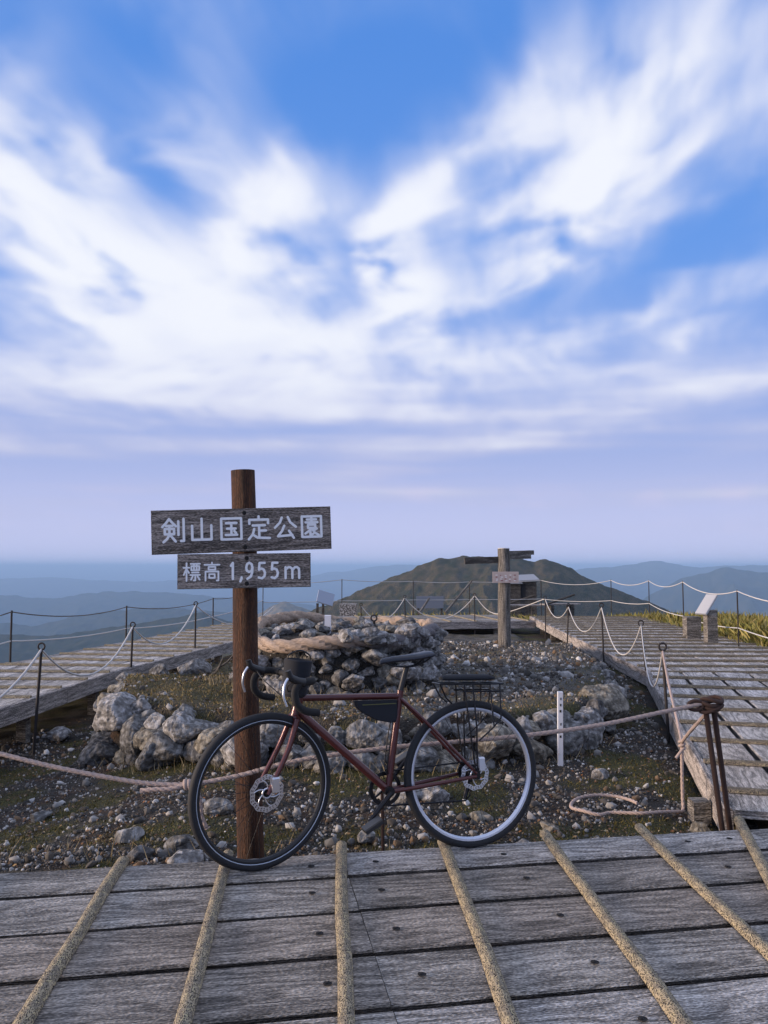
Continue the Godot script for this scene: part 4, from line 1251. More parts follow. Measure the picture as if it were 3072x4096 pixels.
func signs() -> void:
	# the brown post with its two boards
	var base := Vector3(-0.641, gh(-0.641, 4.06), -4.06)
	var t := thing("signpost", "tall brown round post with two lettered boards giving the park name and height", "signpost", base)
	t.rotation = Vector3(0, 0, 0)
	var mb := MB.new()
	var path := PackedVector3Array()
	for i in 15:
		var k := i / 14.0
		path.append(Vector3(-0.072 * k + 0.004 * sin(k * 9.0), lerpf(-0.35, 1.805 - base.y, k), 0.0))
	mb.tube(path, 0.067, 0.060, 20, 0, 0.1, false, 0.45)
	obj("post", mb, M.post, t)
	var yaw := deg_to_rad(11.0)
	for b in [[Vector3(-0.689, 1.500, -3.955), 0.862, 0.207, deg_to_rad(2.2), "name_board"], [Vector3(-0.677, 1.302, -3.957), 0.638, 0.163, deg_to_rad(0.8), "height_board"]]:
		var f := Transform3D(Basis(Vector3.UP, yaw) * Basis(Vector3.BACK, b[3]), b[0] - base)
		mb = MB.new()
		var w: float = b[1]; var h: float = b[2]
		mb.prism(MB.rect(-0.017, -h / 2, 0.017, h / 2, 0.0), -w / 2 + 0.004, w / 2 - 0.004, Vector2(rng.randf(), 0.15), Vector2(1.0 / 1.6, 1.0 / 0.6))
		mb.prism(MB.rect(-0.013, -h / 2 - 0.002, 0.013, h / 2 + 0.002, 0.0), -w / 2, w / 2, Vector2(rng.randf(), 0.1), Vector2(1.0 / 1.6, 1.0 / 0.6))
		var bd := obj(b[4], mb, M.board, t)
		bd.transform = f
		if b[4] == "name_board":
			var xs := [-0.384, -0.252, -0.112, 0.020, 0.148, 0.278]
			for i in 6:
				var l := obj("lettering", letter(["ken", "yama", "kuni", "tei", "kou", "en"][i], 0.113, 0.117, 0.0120, 0.0016), M.paint, bd)
				l.position = Vector3(xs[i], -0.050, 0.0171)
		else:
			for i in 2:
				var l := obj("lettering", letter(["hyo", "taka"][i], 0.080, 0.090, 0.0082, 0.0016), M.paint, bd)
				l.position = Vector3([-0.292, -0.197][i], -0.046, 0.0171)
			var x := -0.072
			for g in [["1", 0.045, 0.046], [",", 0.06, 0.026], ["9", 0.072, 0.060], ["5", 0.072, 0.062], ["5", 0.072, 0.066], ["m", 0.098, 0.09]]:
				var l := obj("lettering", letter(g[0], g[1] * 0.94, 0.086, 0.0118, 0.0016), M.paint, bd)
				l.position = Vector3(x, -0.042, 0.0171)
				x += g[2]
		for s in [-1.0, 1.0]:
			mb = MB.new()
			mb.xf = Transform3D(Basis(Vector3.RIGHT, PI / 2), Vector3(0.008, s * (h / 2 - 0.020), 0.017))
			mb.lathe(PackedVector2Array([Vector2(0.0, 0.005), Vector2(0.008, 0.005), Vector2(0.011, 0.001)]), 8)
			obj("bolt", mb, M.hole, bd)
	# the weathered post at the back
	t = thing("signpost", "weathered grey post with direction arms and small white plate, far behind the cairn", "signpost", Vector3(1.845, gh(1.845, 12.5), -12.5))
	var up := 1.605 - t.position.y
	mb = MB.new()
	path = PackedVector3Array()
	for i in 9: path.append(Vector3(0.004 * sin(i * 1.3), lerpf(-0.3, up, i / 8.0), 0))
	mb.tube(path, 0.102, 0.092, 18, 0, 0.1, false, 0.5)
	obj("post", mb, M.grey_post, t)
	mb = MB.new()
	mb.lathe(PackedVector2Array([Vector2(0.0, up + 0.012), Vector2(0.088, up + 0.008), Vector2(0.092, up - 0.004)]), 18)
	obj("cap", mb, M.rope_white, t)
	for a in [[-0.62, -0.09, -0.07, 0.10, "direction_arm"], [0.09, 0.43, -0.02, 0.13, "direction_arm"]]:
		mb = MB.new()
		mb.xf = Transform3D(Basis(Vector3.BACK, 0.035) * Basis(Vector3.UP, 0.14), Vector3(0, up - 0.12, 0))
		var prof := MB.rect(-0.02, a[2] - 0.03, 0.02, a[2] - 0.03 + a[3], 0.004)
		mb.prism(prof, a[0], a[1], Vector2(rng.randf(), 0), Vector2(0.5, 1.1))
		if a[0] > 0: mb.prism(MB.rect(-0.018, a[2] + 0.03, 0.018, a[2] + a[3] - 0.032, 0.003), a[1], a[1] + 0.05)
		obj(a[4], mb, M.under if a[0] < 0 else M.grey_post, t)
	mb = MB.new()
	mb.box(Vector3(-0.19, 1.081 - t.position.y, 0.106), Vector3(0.205, 1.250 - t.position.y, 0.128), 0.004)
	var plate := obj("name_plate", mb, mat(Color(0.40, 0.34, 0.33), 0.7), t)
	# worn writing: short broken dashes of white and dark red, past reading
	for i in 5:
		for j in 4:
			mb = MB.new()
			var x := -0.15 + i * 0.068 + rng.randf_range(0, 0.016); var y := 1.105 + j * 0.028 - t.position.y + rng.randf_range(-0.004, 0.004)
			var ww := rng.randf_range(0.014, 0.036)
			mb.box(Vector3(x, y, 0.1285), Vector3(x + ww, y + 0.013, 0.1305 + 0.0001 * j))
			obj("worn_lettering", mb, M.white if (i * 3 + j * 2) % 5 < 3 else mat(Color(0.20, 0.06, 0.09), 0.8), plate)
	# white survey stake on the right
	t = thing("survey_stake", "slim white painted stake standing in front of the rocks right of the rear wheel", "stake", Vector3(1.302, gh(1.302, 6.1), -6.1))
	mb = MB.new()
	mb.xf = Transform3D(Basis(Vector3.BACK, -0.012), Vector3.ZERO)
	mb.box(Vector3(-0.018, -0.15, -0.018), Vector3(0.018, 0.535, 0.018), 0.003)
	obj("post", mb, M.white, t)
	mb = MB.new()
	mb.xf = Transform3D(Basis(Vector3.BACK, -0.012), Vector3.ZERO)
	for i in 6:
		var y := 0.20 + i * 0.045 + (0.05 if i > 2 else 0.0)
		mb.box(Vector3(-0.008 + 0.003 * (i % 3), y, 0.0182), Vector3(0.006, y + 0.018, 0.0192))
	obj("worn_marks", mb, M.under, t)


func fences() -> void:
	# the rusty double post at the corner of the deck
	var t := thing("rope_post", "rusty double iron post at the deck corner where the front rope is tied", "post", Vector3(1.79, -0.2, -4.34))
	for p in [[Vector3(0.0, -0.1, 0.02), Vector3(-0.112, 0.82, 0.04), 0.0145], [Vector3(0.055, -0.1, -0.02), Vector3(-0.06, 0.80, 0.02), 0.0145]]:
		var mb := MB.new()
		mb.rod(p[0], p[1], p[2], p[2], 10)
		obj("pole", mb, M.rust, t)
	for i in 4:
		var mb := MB.new()
		var ring := PackedVector3Array()
		for j in 14:
			var a := TAU * j / 14
			ring.append(Vector3(-0.088 + 0.018 * (i % 2) + cos(a) * 0.052, 0.775 + i * 0.017 + 0.010 * sin(a * 2.0 + i), 0.03 + sin(a) * 0.048))
		mb.tube(ring, 0.0105, 0.0105, 7, 0, 0.1, true)
		obj("wire_coil", mb, M.rust, t)
	var mb := MB.new()
	var eye := PackedVector3Array()
	for j in 14:
		var a := TAU * j / 14
		eye.append(Vector3(-0.165 + cos(a) * 0.038, 0.80 + sin(a) * 0.024, 0.055))
	mb.tube(eye, 0.010, 0.010, 7, 0, 0.1, true)
	obj("eye_ring", mb, M.rust, t)
	t = thing("wooden_stub", "short square weathered stub beside the rusty corner post", "post", Vector3(1.845, gh(1.845, 4.85), -4.85))
	mb = MB.new()
	mb.box(Vector3(-0.05, -0.2, -0.05), Vector3(0.05, 0.14, 0.05), 0.006, Vector2(0.2, 0.1), Vector2(0.4, 1.1))
	obj("post", mb, M.grey_post, t)
	# front rope, behind the wheel and across the brown post
	var front := curve(PackedVector3Array([Vector3(-3.0, 0.72, -4.0), Vector3(-2.3, 0.548, -3.94), Vector3(-1.816, 0.44, -3.9), Vector3(-1.539, 0.378, -3.89), Vector3(-1.25, 0.324, -3.89), Vector3(-1.077, 0.302, -3.89), Vector3(-0.908, 0.300, -3.89), Vector3(-0.807, 0.314, -3.90), Vector3(-0.655, 0.342, -3.915), Vector3(-0.489, 0.384, -3.93), Vector3(-0.301, 0.415, -3.95), Vector3(0.023, 0.446, -4.0), Vector3(0.388, 0.462, -4.07), Vector3(0.748, 0.478, -4.15), Vector3(1.112, 0.518, -4.2), Vector3(1.41, 0.566, -4.25), Vector3(1.675, 0.612, -4.29)]), 22)
	var tail := curve(PackedVector3Array([Vector3(-0.93, 0.300, -3.88), Vector3(-1.0, 0.285, -3.87), Vector3(-1.08, 0.282, -3.87), Vector3(-1.14, 0.275, -3.875)]), 12)
	var dangle := curve(PackedVector3Array([Vector3(-0.90, 0.298, -3.88), Vector3(-0.868, 0.24, -3.885), Vector3(-0.858, 0.15, -3.90), Vector3(-0.835, 0.09, -3.91)]), 12)
	var knot := PackedVector3Array()
	for i in 40:
		var a := TAU * i / 13.0
		knot.append(Vector3(-0.935 + i * 0.0014, 0.300 + cos(a) * 0.017, -3.888 + sin(a) * 0.017))
	var o := rope("pinkish white rope strung across the front, knotted beside the front wheel", [front, tail, dangle], 0.0115, M.rope)
	mb = MB.new()
	mb.tube(knot, 0.0105, 0.0105, 8)
	obj("knot", mb, M.rope, o)
	# slack rope from the corner post to the next post of the right walk, its end lying on the soil
	var p1 := Vector3(2.385, 0.60, -7.0); var join := Vector3(1.80, 0.265, -4.98); var post := Vector3(1.69, 0.56, -4.30)
	var g := func(x: float, z: float) -> Vector3: return Vector3(x, gh(x, -z) + 0.040, z)
	var a := curve(PackedVector3Array([p1, Vector3(2.15, 0.455, -6.2), Vector3(1.93, 0.325, -5.42), join]), 20)
	var b := curve(PackedVector3Array([join, Vector3(1.755, 0.38, -4.72), post]), 14)
	var lying: Array = [join, Vector3(1.80, 0.10, -4.99), Vector3(1.80, -0.06, -4.99)]
	for q in [[1.785, -4.95], [1.72, -4.88], [1.62, -4.83], [1.50, -4.80], [1.40, -4.83], [1.32, -4.85], [1.25, -4.82], [1.17, -4.86], [1.12, -4.96], [1.18, -5.08], [1.30, -5.14], [1.42, -5.14], [1.50, -5.08], [1.53, -5.0]]:
		lying.append(g.call(q[0], q[1]))
	o = rope("slack rope hanging from the corner post with its loose end looped on the soil", [a, b, curve(PackedVector3Array(lying), 12)], 0.0105, M.rope)
	knot = PackedVector3Array()
	for i in 26:
		var an := TAU * i / 11.0
		knot.append(join + Vector3(cos(an) * 0.014, 0.015 - i * 0.0022, sin(an) * 0.014))
	knot.append(join + Vector3(-0.045, -0.09, 0.02))
	mb = MB.new()
	mb.tube(knot, 0.009, 0.009, 8)
	obj("knot", mb, M.rope, o)
	# right walk, inner side
	var posts: Array = [[Vector3(2.44, 0.0, -7.05), Vector3(2.385, 0.61, -7.0), "leaning iron post with rope eye, nearest on the inner edge of the right walk"], [Vector3(3.27, 0.0, -10.15), Vector3(3.18, 0.60, -10.1), "leaning iron post where the right walk changes length"], [Vector3(3.28, 0.0, -12.2), Vector3(3.255, 0.72, -12.2), "third iron post along the inner edge of the right walk"], [Vector3(3.40, 0.0, -15.2), Vector3(3.44, 0.58, -15.2), "fourth iron post along the right walk's inner edge, just right of the far signpost"], [Vector3(3.56, 0.0, -18.0), Vector3(3.56, 0.62, -18.0), "iron post at the inner corner where the back walk meets the right walk"]]
	for p in posts: fence_post(p[0], p[1], p[2], "iron posts along the right walk", 0.014)
	var spans: Array = []
	var low := [0.10, 0.14, 0.24, 0.30]
	for i in 4:
		var A: Vector3 = posts[i][1]; var B: Vector3 = posts[i + 1][1]
		spans.append(sag(A, B, (A.y + B.y) * 0.5 - low[i], 18))
	rope("white rope sagging between the iron posts on the inner edge of the right walk", spans, 0.0075, M.rope_white, "", 0)
	# back walk, its near side
	posts = [[Vector3(-0.55, -0.05, -19.5), Vector3(-0.55, 0.40, -19.5), "short iron post behind the cairn at the near edge of the back walk"], [Vector3(0.52, -0.1, -19.68), Vector3(0.50, 0.58, -19.68), "iron post left of the far signpost at the near edge, back walk"], [Vector3(2.22, -0.25, -19.95), Vector3(2.22, 0.62, -19.95), "iron post right beside the far signpost at the near edge, back walk"]]
	for p in posts: fence_post(p[0], p[1], p[2], "iron posts along the back walk", 0.014)
	spans = []
	for i in 2:
		var A: Vector3 = posts[i][1]; var B: Vector3 = posts[i + 1][1]
		spans.append(sag(A, B, (A.y + B.y) * 0.5 - 0.06, 18))
	spans.append(curve(PackedVector3Array([posts[2][1], Vector3(2.7, 0.2, -19.6), Vector3(3.56, 0.62, -18.0)]), 12))
	rope("pale rope dipping to the boards along the near edge of the back walk", spans, 0.010, M.rope_white, "", 0)
	# the outer fence: behind the back walk and down the right side, two ropes
	posts = [[-3.3, -22.2, 0.86], [-1.2, -23.2, 0.98], [0.86, -23.9, 0.92], [2.55, -24.3, 0.90], [4.75, -24.6, 0.94], [6.53, -23.4, 0.96], [7.03, -21.6, 0.98], [6.06, -16.5, 1.04], [5.77, -13.3, 0.95], [5.32, -9.3, 0.98]]
	var say := ["left end of the fence behind the back walk", "thin iron post above the cairn's left side, behind the back walk", "thin iron post above the cairn's right side, behind the back walk", "thin iron post left of the far signpost, behind the back walk", "thin iron post by the low hut, behind the back walk", "farthest thin post at the far right corner", "thin iron post beside the far right corner, against blue haze", "tall thin iron post beside the lectern sign's far side", "thin iron post standing right of the lectern sign", "thin iron post beyond the bamboo grass at the right edge"]
	var tops: Array = []; var lows: Array = []
	for i in posts.size():
		var p: Array = posts[i]
		var y := minf(0.0, gh(p[0], -p[1]))
		fence_post(Vector3(p[0], y, p[1]), Vector3(p[0], p[2], p[1]), say[i], "thin posts of the outer fence", 0.013, false)
		tops.append(Vector3(p[0], p[2] - 0.02, p[1])); lows.append(Vector3(p[0], 0.36 if i < 7 else 0.33, p[1]))
	for r in [["upper", tops, 0.13], ["lower", lows, 0.05]]:
		spans = []
		for i in posts.size() - 1:
			spans.append(sag(r[1][i], r[1][i + 1], r[2] * (0.25 if i < 4 else 1.0)))
		rope("%s white rope of the outer fence behind the back walk and along the right side" % r[0], spans, 0.009, M.rope_white, "", 0)
	# left walk
	posts = [[Vector3(-3.72, -0.15, -6.2), Vector3(-3.60, 0.27, -6.15), "leaning iron post at the left edge of the view"], [Vector3(-3.36, -0.3, -7.9), Vector3(-3.31, 0.525, -7.9), "dark iron post with eye ring, second on the inner edge of the left walk"], [Vector3(-3.345, -0.3, -10.8), Vector3(-3.325, 0.53, -10.8), "dark iron post with eye ring, third on the inner edge of the left walk"], [Vector3(-3.10, -0.2, -13.4), Vector3(-3.095, 0.69, -13.4), "dark iron post with eye ring, nearest to the brown signpost on its left"]]
	for p in posts: fence_post(p[0], p[1], p[2], "iron posts along the inner edge of the left walk", 0.016)
	spans = []
	for i in 3:
		var A: Vector3 = posts[i][1]; var B: Vector3 = posts[i + 1][1]
		spans.append(sag(A, B, [0.30, 0.42, 0.40][i]))
	spans.append(sag(posts[3][1], Vector3(-2.3, 0.5, -17.0), 0.35))
	spans.append(sag(Vector3(-3.60, 0.27, -6.15), Vector3(-3.78, 0.5, -4.7), 0.3))
	rope("grey white rope sagging between the posts on the inner edge of the left walk", spans, 0.011, M.rope_white, "", 0)
	posts = [[-5.36, -7.6, 0.72, "iron post beyond the left edge on the outer side of the left walk"], [-5.16, -11.3, 0.72, "thin iron post at the outer edge of the left walk, leftmost of them"], [-4.80, -15.2, 0.60, "thin iron post on the outer edge of the left walk, middle of the blue valley"], [-3.9, -18.6, 0.62, "thin iron post on the outer edge of the left walk behind the brown signpost"], [-3.3, -22.2, 0.84, ""]]
	tops = []; lows = []
	for p in posts:
		if p[3]: fence_post(Vector3(p[0], -0.4, p[1]), Vector3(p[0], p[2], p[1]), p[3], "thin posts on the outer edge of the left walk", 0.016, false)
		tops.append(Vector3(p[0], p[2] - 0.02, p[1])); lows.append(Vector3(p[0], p[2] - 0.42, p[1]))
	spans = []; var spans2: Array = []
	for i in 4:
		spans.append(sag(tops[i], tops[i + 1], 0.11)); spans2.append(sag(lows[i], lows[i + 1], 0.05))
	rope("dark upper rope along the outer edge of the left walk against the blue valley", spans, 0.008, M.grey_post, "", 0)
	rope("pale lower rope along the outer edge of the left walk", spans2, 0.010, M.rope_white, "", 0)


func far_things() -> void:
	for p in [[-0.110, -8.9, 0.735, "iron eye bolt standing on the cairn, left one of two"], [0.285, -8.6, 0.70, "iron eye bolt standing on the cairn's right shoulder"]]:
		fence_post(Vector3(p[0], 0.58, p[1]), Vector3(p[0], p[2], p[1]), p[3], "eye bolts on the cairn", 0.016)
	var br := thing("dead_branch", "bleached dead branch leaning on the turf left of the brown signpost", "branch", Vector3(-1.92, gh(-1.92, 9.0) - 0.02, -9.0))
	for q in [[Vector3.ZERO, Vector3(0.16, 0.22, 0.05), 0.022], [Vector3(0.05, 0.08, 0.02), Vector3(0.30, 0.30, -0.05), 0.014], [Vector3(0.02, 0.02, 0.0), Vector3(-0.12, 0.10, 0.06), 0.012]]:
		var bm := MB.new()
		bm.tube(curve(PackedVector3Array([q[0], (q[0] + q[1]) * 0.5 + Vector3(0.02, -0.02, 0.01), q[1]]), 4), q[2], q[2] * 0.45, 7)
		obj("limb", bm, M.grey_post, br)
	var rod := MB.new()
	rod.rod(Vector3(-0.003, gh(-0.003, 4.12) - 0.1, -4.12), Vector3(-0.009, 0.20, -4.12), 0.009, 0.008, 8)
	solo("iron_stake", rod, M.rust, "thin rusty iron stake in the soil behind the bicycle's cranks", "stake")
	# reading lectern on the right
	var t := thing("lectern_sign", "tilted metal information lectern on a wooden post beside the right walk", "sign", Vector3(5.50, 0.0, -13.75))
	var mb := MB.new()
	mb.box(Vector3(-0.085, -0.3, -0.09), Vector3(0.085, 0.60, 0.09), 0.01, Vector2(0.1, 0.2), Vector2(0.4, 1.1))
	obj("post", mb, M.grey_post, t)
	mb = MB.new()
	mb.xf = Transform3D(Basis(Vector3.UP, 0.35) * Basis(Vector3.BACK, 0.90), Vector3(-0.06, 0.69, 0.0))
	mb.box(Vector3(-0.20, -0.018, -0.13), Vector3(0.20, 0.018, 0.13), 0.008)
	obj("panel", mb, M.panel, t)
	t = thing("bollard", "short square wooden block standing left of the lectern sign", "bollard", Vector3(5.62, 0.0, -14.9))
	mb = MB.new()
	mb.box(Vector3(-0.13, -0.3, -0.11), Vector3(0.13, 0.42, 0.11), 0.012, Vector2(0.4, 0.1), Vector2(0.4, 1.1))
	obj("post", mb, M.grey_post, t)
	# information panel on the left
	t = thing("information_panel", "small tilted bluish white information panel above the cairn", "sign", Vector3(-1.32, 0.0, -17.4))
	for s in [-0.10, 0.02]:
		mb = MB.new()
		mb.box(Vector3(s - 0.025, -0.4, -0.025), Vector3(s + 0.025, 0.55, 0.025), 0.004)
		obj("leg", mb, M.under, t)
	mb = MB.new()
	mb.xf = Transform3D(Basis(Vector3.UP, 0.25) * Basis(Vector3.BACK, -0.30) * Basis(Vector3.RIGHT, 1.05), Vector3(0.07, 0.66, 0.0))
	mb.box(Vector3(-0.18, -0.015, -0.15), Vector3(0.18, 0.015, 0.15), 0.005)
	obj("panel", mb, M.blue_panel, t)
	t = thing("stone_marker", "squat pale stone marker beyond the cairn's rope", "marker", Vector3(-1.0, 0.0, -22.9))
	mb = MB.new()
	mb.box(Vector3(-0.24, -0.5, -0.16), Vector3(0.24, 0.30, 0.16), 0.02)
	obj("block", mb, M.rock3, t)
	t = thing("white_notice", "white blue notice board low behind the back walk, left of the far signpost", "sign", Vector3(1.42, 0.0, -25.2))
	mb = MB.new()
	mb.box(Vector3(-0.42, 0.05, -0.02), Vector3(0.42, 0.42, 0.02), 0.004)
	obj("panel", mb, M.notice, t)
	for s in [-0.36, 0.36]:
		mb = MB.new()
		mb.box(Vector3(s - 0.03, -0.8, -0.06), Vector3(s + 0.03, 0.40, -0.021), 0.004)
		obj("leg", mb, M.under, t)
	# stays: pale timber props leaning against the back fence
	for p in [[Vector3(1.75, 0.02, -23.3), Vector3(2.62, 0.92, -24.2), "long pale timber prop leaning left of the far signpost"], [Vector3(0.98, 0.02, -22.9), Vector3(1.30, 0.42, -23.4), "short pale timber prop beside the white notice board"]]:
		t = thing("timber_prop", p[2], "timber prop", p[0])
		mb = MB.new()
		mb.rod(Vector3.ZERO, p[1] - p[0], 0.035, 0.028, 8)
		obj("pole", mb, M.grey_post, t)
	# low hut down the far side
	t = thing("low_hut", "low mountain hut with pale flat roofs beyond the back walk", "hut", Vector3(5.0, 0.06, -31.0))
	t.scale = Vector3.ONE * 0.44
	mb = MB.new()
	mb.box(Vector3(-0.95, -7, -1.4), Vector3(0.35, 1.40, 0.6))
	mb.box(Vector3(0.35, -7, -1.5), Vector3(1.75, 1.58, 0.5))
	obj("wall", mb, M.under, t)
	mb = MB.new()
	mb.xf = Transform3D(Basis(Vector3.RIGHT, 0.16), Vector3(0, 1.62, 0.0))
	mb.box(Vector3(-1.15, -0.03, -1.7), Vector3(0.48, 0.05, 0.95), 0.01)
	obj("roof", mb, M.roof, t)
	mb = MB.new()
	mb.xf = Transform3D(Basis(Vector3.RIGHT, 0.16) * Basis(Vector3.BACK, 0.05), Vector3(0, 1.80, 0.0))
	mb.box(Vector3(0.20, -0.03, -1.9), Vector3(1.95, 0.05, 0.85), 0.01)
	obj("roof", mb, M.roof, t)
	mb = MB.new()
	mb.box(Vector3(0.42, 0.2, 0.501), Vector3(0.80, 1.40, 0.52))
	obj("door", mb, M.dark, t)
	# benches between the hut and the walk
	for p in [[4.35, -25.9, 0.0, "pair of dark benches with sloping backs below the hut, left one"], [5.75, -26.6, 0.2, "dark bench with sloping back and ramp below the hut, right one"]]:
		t = thing("bench", p[3], "bench", Vector3(p[0], -0.25, p[1]), "benches below the hut")
		t.rotation.y = p[2]
		for s in [-0.35, 0.35]:
			mb = MB.new()
			mb.box(Vector3(s - 0.05, -0.3, -0.2), Vector3(s + 0.05, 0.34, 0.2))
			obj("leg", mb, M.under, t)
		for k in 3:
			mb = MB.new()
			mb.box(Vector3(-0.62, 0.341, -0.22 + k * 0.15), Vector3(0.62, 0.385, -0.08 + k * 0.15), 0.008, Vector2(rng.randf(), 0.2), Vector2(0.4, 1.1))
			obj("slat", mb, M.fascia, t)
		mb = MB.new()
		mb.rod(Vector3(-0.62, 0.36, 0.24), Vector3(0.40, 0.68, 0.24), 0.035, 0.03, 8)
		obj("brace", mb, M.under, t)


func blade(w: float, h: float, bend: float) -> MB:
	var mb := MB.new()
	for i in 2:
		var y0 := h * i / 2.0; var y1 := h * (i + 1) / 2.0
		var b0 := bend * pow(i / 2.0, 2.0); var b1 := bend * pow((i + 1) / 2.0, 2.0)
		var w0 := w * (1.0 - i * 0.35); var w1 := w * (0.65 - i * 0.6)
		mb.quad(Vector3(-w0, y0, b0), Vector3(w0, y0, b0), Vector3(maxf(w1, 0.0004), y1, b1), Vector3(-maxf(w1, 0.0004), y1, b1), Vector3(0, 0.3, 1).normalized())
	return mb


func litter() -> void:
	rng.seed = 555
	# single loose rocks on the soil
	var spots := [[-2.18, -9.3, 0.36, 0, "rounded grey boulder at the back of the turf, under the far left walk"], [-2.45, -9.0, 0.22, 1, "darker rock beside the rounded boulder under the far left walk"], [-3.34, -8.45, 0.24, 3, "pale rounded footing stone under the edge of the left walk"], [1.50, -5.75, 0.13, 3, "pale pointed rock lying on the soil right of the white stake"], [-1.40, -4.55, 0.13, 0, "grey rock lying at the deck edge left of the front wheel"], [-1.05, -4.35, 0.15, 1, "dark grey rock at the top of the second batten from the left"], [-1.22, -4.22, 0.12, 4, "small dark rock against the end of the second batten from the left"], [0.92, -4.62, 0.10, 2, "brown rock beside the rear tyre"], [0.72, -4.28, 0.10, 3, "flat pale stone touching the deck edge right of the rear wheel"], [-0.98, -4.12, 0.14, 3, "pale stone inside the view of the front wheel, left of the post foot"], [0.1, -5.2, 0.22, 0, "flat bluish grey rock behind the bicycle's cranks"], [0.32, -5.15, 0.16, 3, "light rock behind the seen gap of the rear wheel"], [-0.1, -4.45, 0.11, 0, "rock under the bicycle's down tube near the deck"], [-2.2, -5.3, 0.12, 1, "dark stone on the bare left soil"], [-1.0, -4.95, 0.16, 0, "rock under the rope knot"], [0.55, -4.8, 0.10, 2, "tan stone seen through the rear wheel"], [1.75, -4.6, 0.11, 2, "stone between the looped rope and the deck"]]
	for s in spots:
		var t := solo("rock", rocks[rng.randi() % 10], M["rock%d" % s[3]], s[4], "rock", "loose rocks on the soil")
		t.transform = Transform3D(Basis.from_euler(Vector3(rng.randf() * 0.4, rng.randf() * TAU, 0)).scaled_local(Vector3(1.25, 0.75, 1.0) * s[2] * 0.5), Vector3(s[0], gh(s[0], -s[1]) + s[2] * 0.16, s[1]))
	# gravel
	for k in 3:
		var xfs: Array[Transform3D] = []
		var cols := PackedColorArray()
		for i in 26000:
			var d := 3.75 + 14.0 * pow(rng.randf(), 2.2)
			var x := rng.randf_range(-3.9 if d < 9 else -3.3, 1.75 + 0.24 * (d - 4.3) if d < 10 else 3.5)
			if d < 3.85 - x * 0.17: continue
			var on_top := d > terrace_front(x) + 0.1
			if fbm.get_noise_2d(x * 1.7 + 11.0, d * 1.7) > 0.06 and rng.randf() < 0.82: continue
			if on_top and x < -0.5 and rng.randf() < 0.8: continue
			var s := 0.0035 + 0.011 * pow(rng.randf(), 3.0) + (0.030 * pow(rng.randf(), 34.0))
			if d > 7.0: s *= 1.35
			if on_top: s *= 1.25
			xfs.append(Transform3D(Basis.from_euler(Vector3(rng.randf() * 6, rng.randf() * 6, rng.randf() * 6)).scaled_local(Vector3(s * 1.3, s * 0.75, s)), Vector3(x, gh(x, d) + s * 0.25, -d)))
			var c: Color = [Color(0.13, 0.125, 0.12), Color(0.08, 0.07, 0.06), Color(0.28, 0.27, 0.26), Color(0.13, 0.085, 0.05), Color(0.055, 0.05, 0.045), Color(0.45, 0.44, 0.43)][[0, 0, 1, 1, 2, 3, 4, 4, 5, 2][rng.randi() % 10]]
			cols.append(vary(c, 0.25))
		stuff("gravel", small_rocks[k], M.pebble, xfs, cols, ["loose gravel scattered over the soil", "angular grit scattered over the soil", "small stone chips scattered over the soil"][k], "gravel")
	# fallen leaves
	var mb := MB.new()
	mb.quad(Vector3(-0.5, 0.0, 0), Vector3(0, 0.08, -0.28), Vector3(0.5, 0.02, 0), Vector3(0, 0.12, 0.28), Vector3.UP)
	var xfs: Array[Transform3D] = []
	var cols := PackedColorArray()
	for i in 16000:
		var d := 3.8 + 12.0 * pow(rng.randf(), 1.8)
		var x := rng.randf_range(-3.6, 1.9 + 0.2 * (d - 4.3))
		if d < 3.9 - x * 0.17: continue
		if fbm.get_noise_2d(x * 4.5, d * 4.5 + 31.0) < 0.02 and rng.randf() < 0.8: continue
		var s := rng.randf_range(0.010, 0.030)
		xfs.append(Transform3D(Basis.from_euler(Vector3(rng.randf_range(-0.7, 0.7), rng.randf() * TAU, rng.randf_range(-0.7, 0.7))).scaled_local(Vector3(s, s, s)), Vector3(x, gh(x, d) + 0.010, -d)))
		cols.append(vary([Color(0.20, 0.085, 0.028), Color(0.14, 0.075, 0.035), Color(0.24, 0.15, 0.06), Color(0.09, 0.06, 0.04), Color(0.30, 0.24, 0.15)][rng.randi() % 5], 0.3))
	stuff("fallen_leaves", mb.mesh(), M.leaf, xfs, cols, "small brown dead leaves lying on the soil and gravel", "leaves")
	# moss and short turf
	mb = blade(0.0035, 0.020, 0.012)
	var b2 := blade(0.003, 0.03, -0.012)
	xfs = []; cols = PackedColorArray()
	for i in 130000:
		var d := 3.75 + 11.0 * pow(rng.randf(), 1.7)
		var x := rng.randf_range(-3.6, 2.0 + 0.2 * (d - 4.3))
		if d < 3.9 - x * 0.17: continue
		var moss := fbm.get_noise_2d(x * 1.7 + 11.0, d * 1.7)
		var on_top := d > terrace_front(x) + 0.15
		var keep := smoothstep(-0.04, 0.16, moss) * 0.85
		if on_top and x < -0.2: keep = maxf(keep * 0.9, 0.55)
		elif on_top: keep *= 0.30
		if rng.randf() > keep: continue
		var s := rng.randf_range(0.5, 1.2) * (1.0 if not on_top else 1.35)
		xfs.append(Transform3D(Basis.from_euler(Vector3(rng.randf_range(-0.5, 0.5), rng.randf() * TAU, rng.randf_range(-0.5, 0.5))).scaled_local(Vector3(s, s, s)), Vector3(x, gh(x, d) - 0.004, -d)))
		if on_top: cols.append(vary(Color(0.27, 0.20, 0.095).lerp(Color(0.16, 0.135, 0.04), rng.randf()), 0.3))
		else: cols.append(vary(Color(0.095, 0.092, 0.018).lerp(Color(0.15, 0.115, 0.035), rng.randf()), 0.3))
	stuff("turf", mb.mesh(), M.leaf, xfs, cols, "short yellowish turf and moss on the soil and the terrace", "grass")
	# dry grass stems by the rocks and along the deck
	mb = blade(0.0022, 0.16, 0.05)
	xfs = []; cols = PackedColorArray()
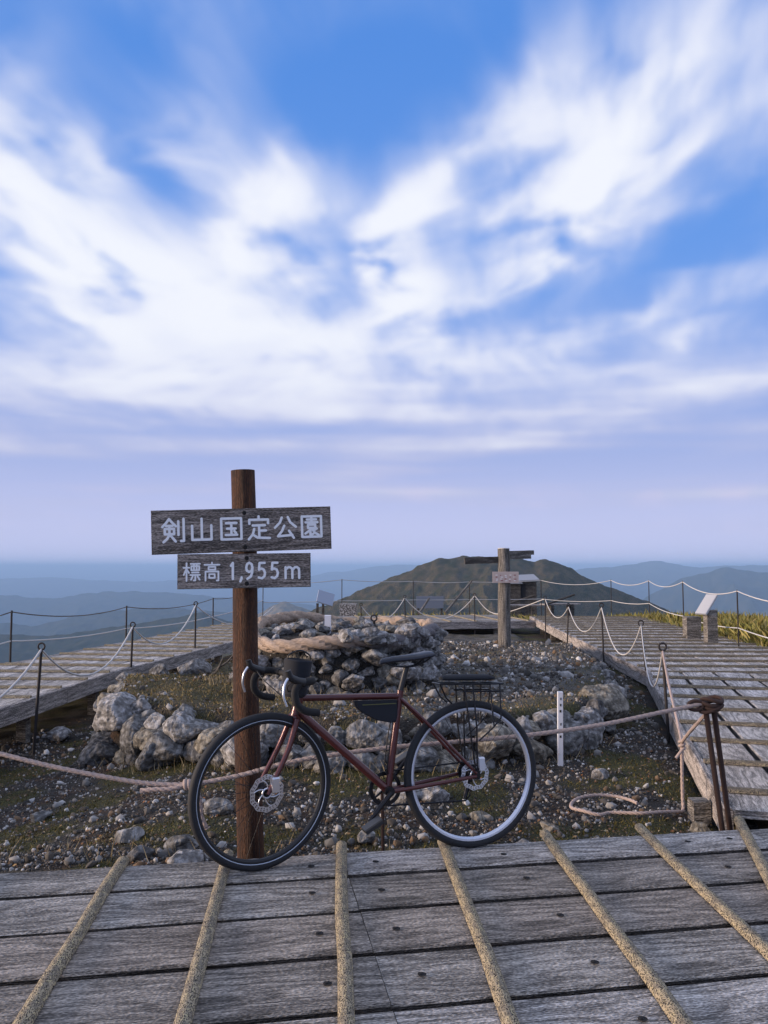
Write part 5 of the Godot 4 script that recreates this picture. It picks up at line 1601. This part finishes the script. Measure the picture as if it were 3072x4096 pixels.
	for i in 900:
		var x: float; var d: float
		if i < 260:
			x = rng.randf_range(-3.2, 1.8); d = 3.95 - x * 0.17 + rng.randf() * 0.25
		elif i < 600:
			x = rng.randf_range(-2.6, 2.2); d = terrace_front(x) - rng.randf() * 0.3
		else:
			var a := rng.randf() * PI
			x = -0.43 + cos(a) * rng.randf_range(1.15, 1.4); d = 8.45 - sin(a) * rng.randf_range(1.15, 1.4)
		var s := rng.randf_range(0.3, 0.95)
		xfs.append(Transform3D(Basis.from_euler(Vector3(rng.randf_range(-0.5, 0.5), rng.randf() * TAU, rng.randf_range(-0.5, 0.5))).scaled_local(Vector3(1, s, s)), Vector3(x, gh(x, d) - 0.01, -d)))
		cols.append(vary(Color(0.34, 0.27, 0.15), 0.4))
	stuff("dry_grass", mb.mesh(), M.leaf, xfs, cols, "thin dry straw-coloured grass stems by the rocks and the deck edge", "grass")
	# dwarf bamboo on the right and beyond the back walk
	mb = MB.new()
	mb.tri(Vector3(-0.012, 0, 0), Vector3(0.012, 0, 0), Vector3(0.014, 0.05, 0.006), Vector3(0, 0.4, 1), Vector3(0, 0.4, 1), Vector3(0, 0.4, 1), Vector2(), Vector2(), Vector2())
	mb.tri(Vector3(-0.012, 0, 0), Vector3(0.014, 0.05, 0.006), Vector3(0, 0.15, 0.03), Vector3(0, 0.4, 1), Vector3(0, 0.4, 1), Vector3(0, 0.4, 1), Vector2(), Vector2(), Vector2())
	xfs = []; cols = PackedColorArray()
	for i in 61000:
		var x: float; var d: float; var top := 0.36
		if i < 56000:
			d = rng.randf_range(8.5, 25.0)
			x = 6.02 + 0.02 * (d - 10.0) + 5.5 * pow(rng.randf(), 1.3)
			top = 0.40 * smoothstep(5.95, 6.5, x) + 0.10 * fbm.get_noise_2d(x * 1.4, d * 1.4)
			if d > 16.0: top -= 0.02 * (d - 16.0)
		else:
			x = rng.randf_range(-3.0, 8.0); d = rng.randf_range(23.9, 28.0)
			top = 0.10
		var g := gh(x, d)
		var y := g + maxf(top - 0.0, 0.05) * pow(rng.randf(), 0.6)
		xfs.append(Transform3D(Basis.from_euler(Vector3(rng.randf_range(-1.2, 1.2), rng.randf() * TAU, rng.randf_range(-1.0, 1.0))).scaled_local(Vector3.ONE * rng.randf_range(1.0, 1.9)), Vector3(x, y, -d)))
		cols.append(vary(Color(0.19, 0.185, 0.035).lerp(Color(0.32, 0.25, 0.09), pow(rng.randf(), 2.0)), 0.35))
	stuff("bamboo_grass", mb.mesh(), M.leaf, xfs, cols, "knee-high yellow green dwarf bamboo covering the slope right of the right walk", "bamboo grass")
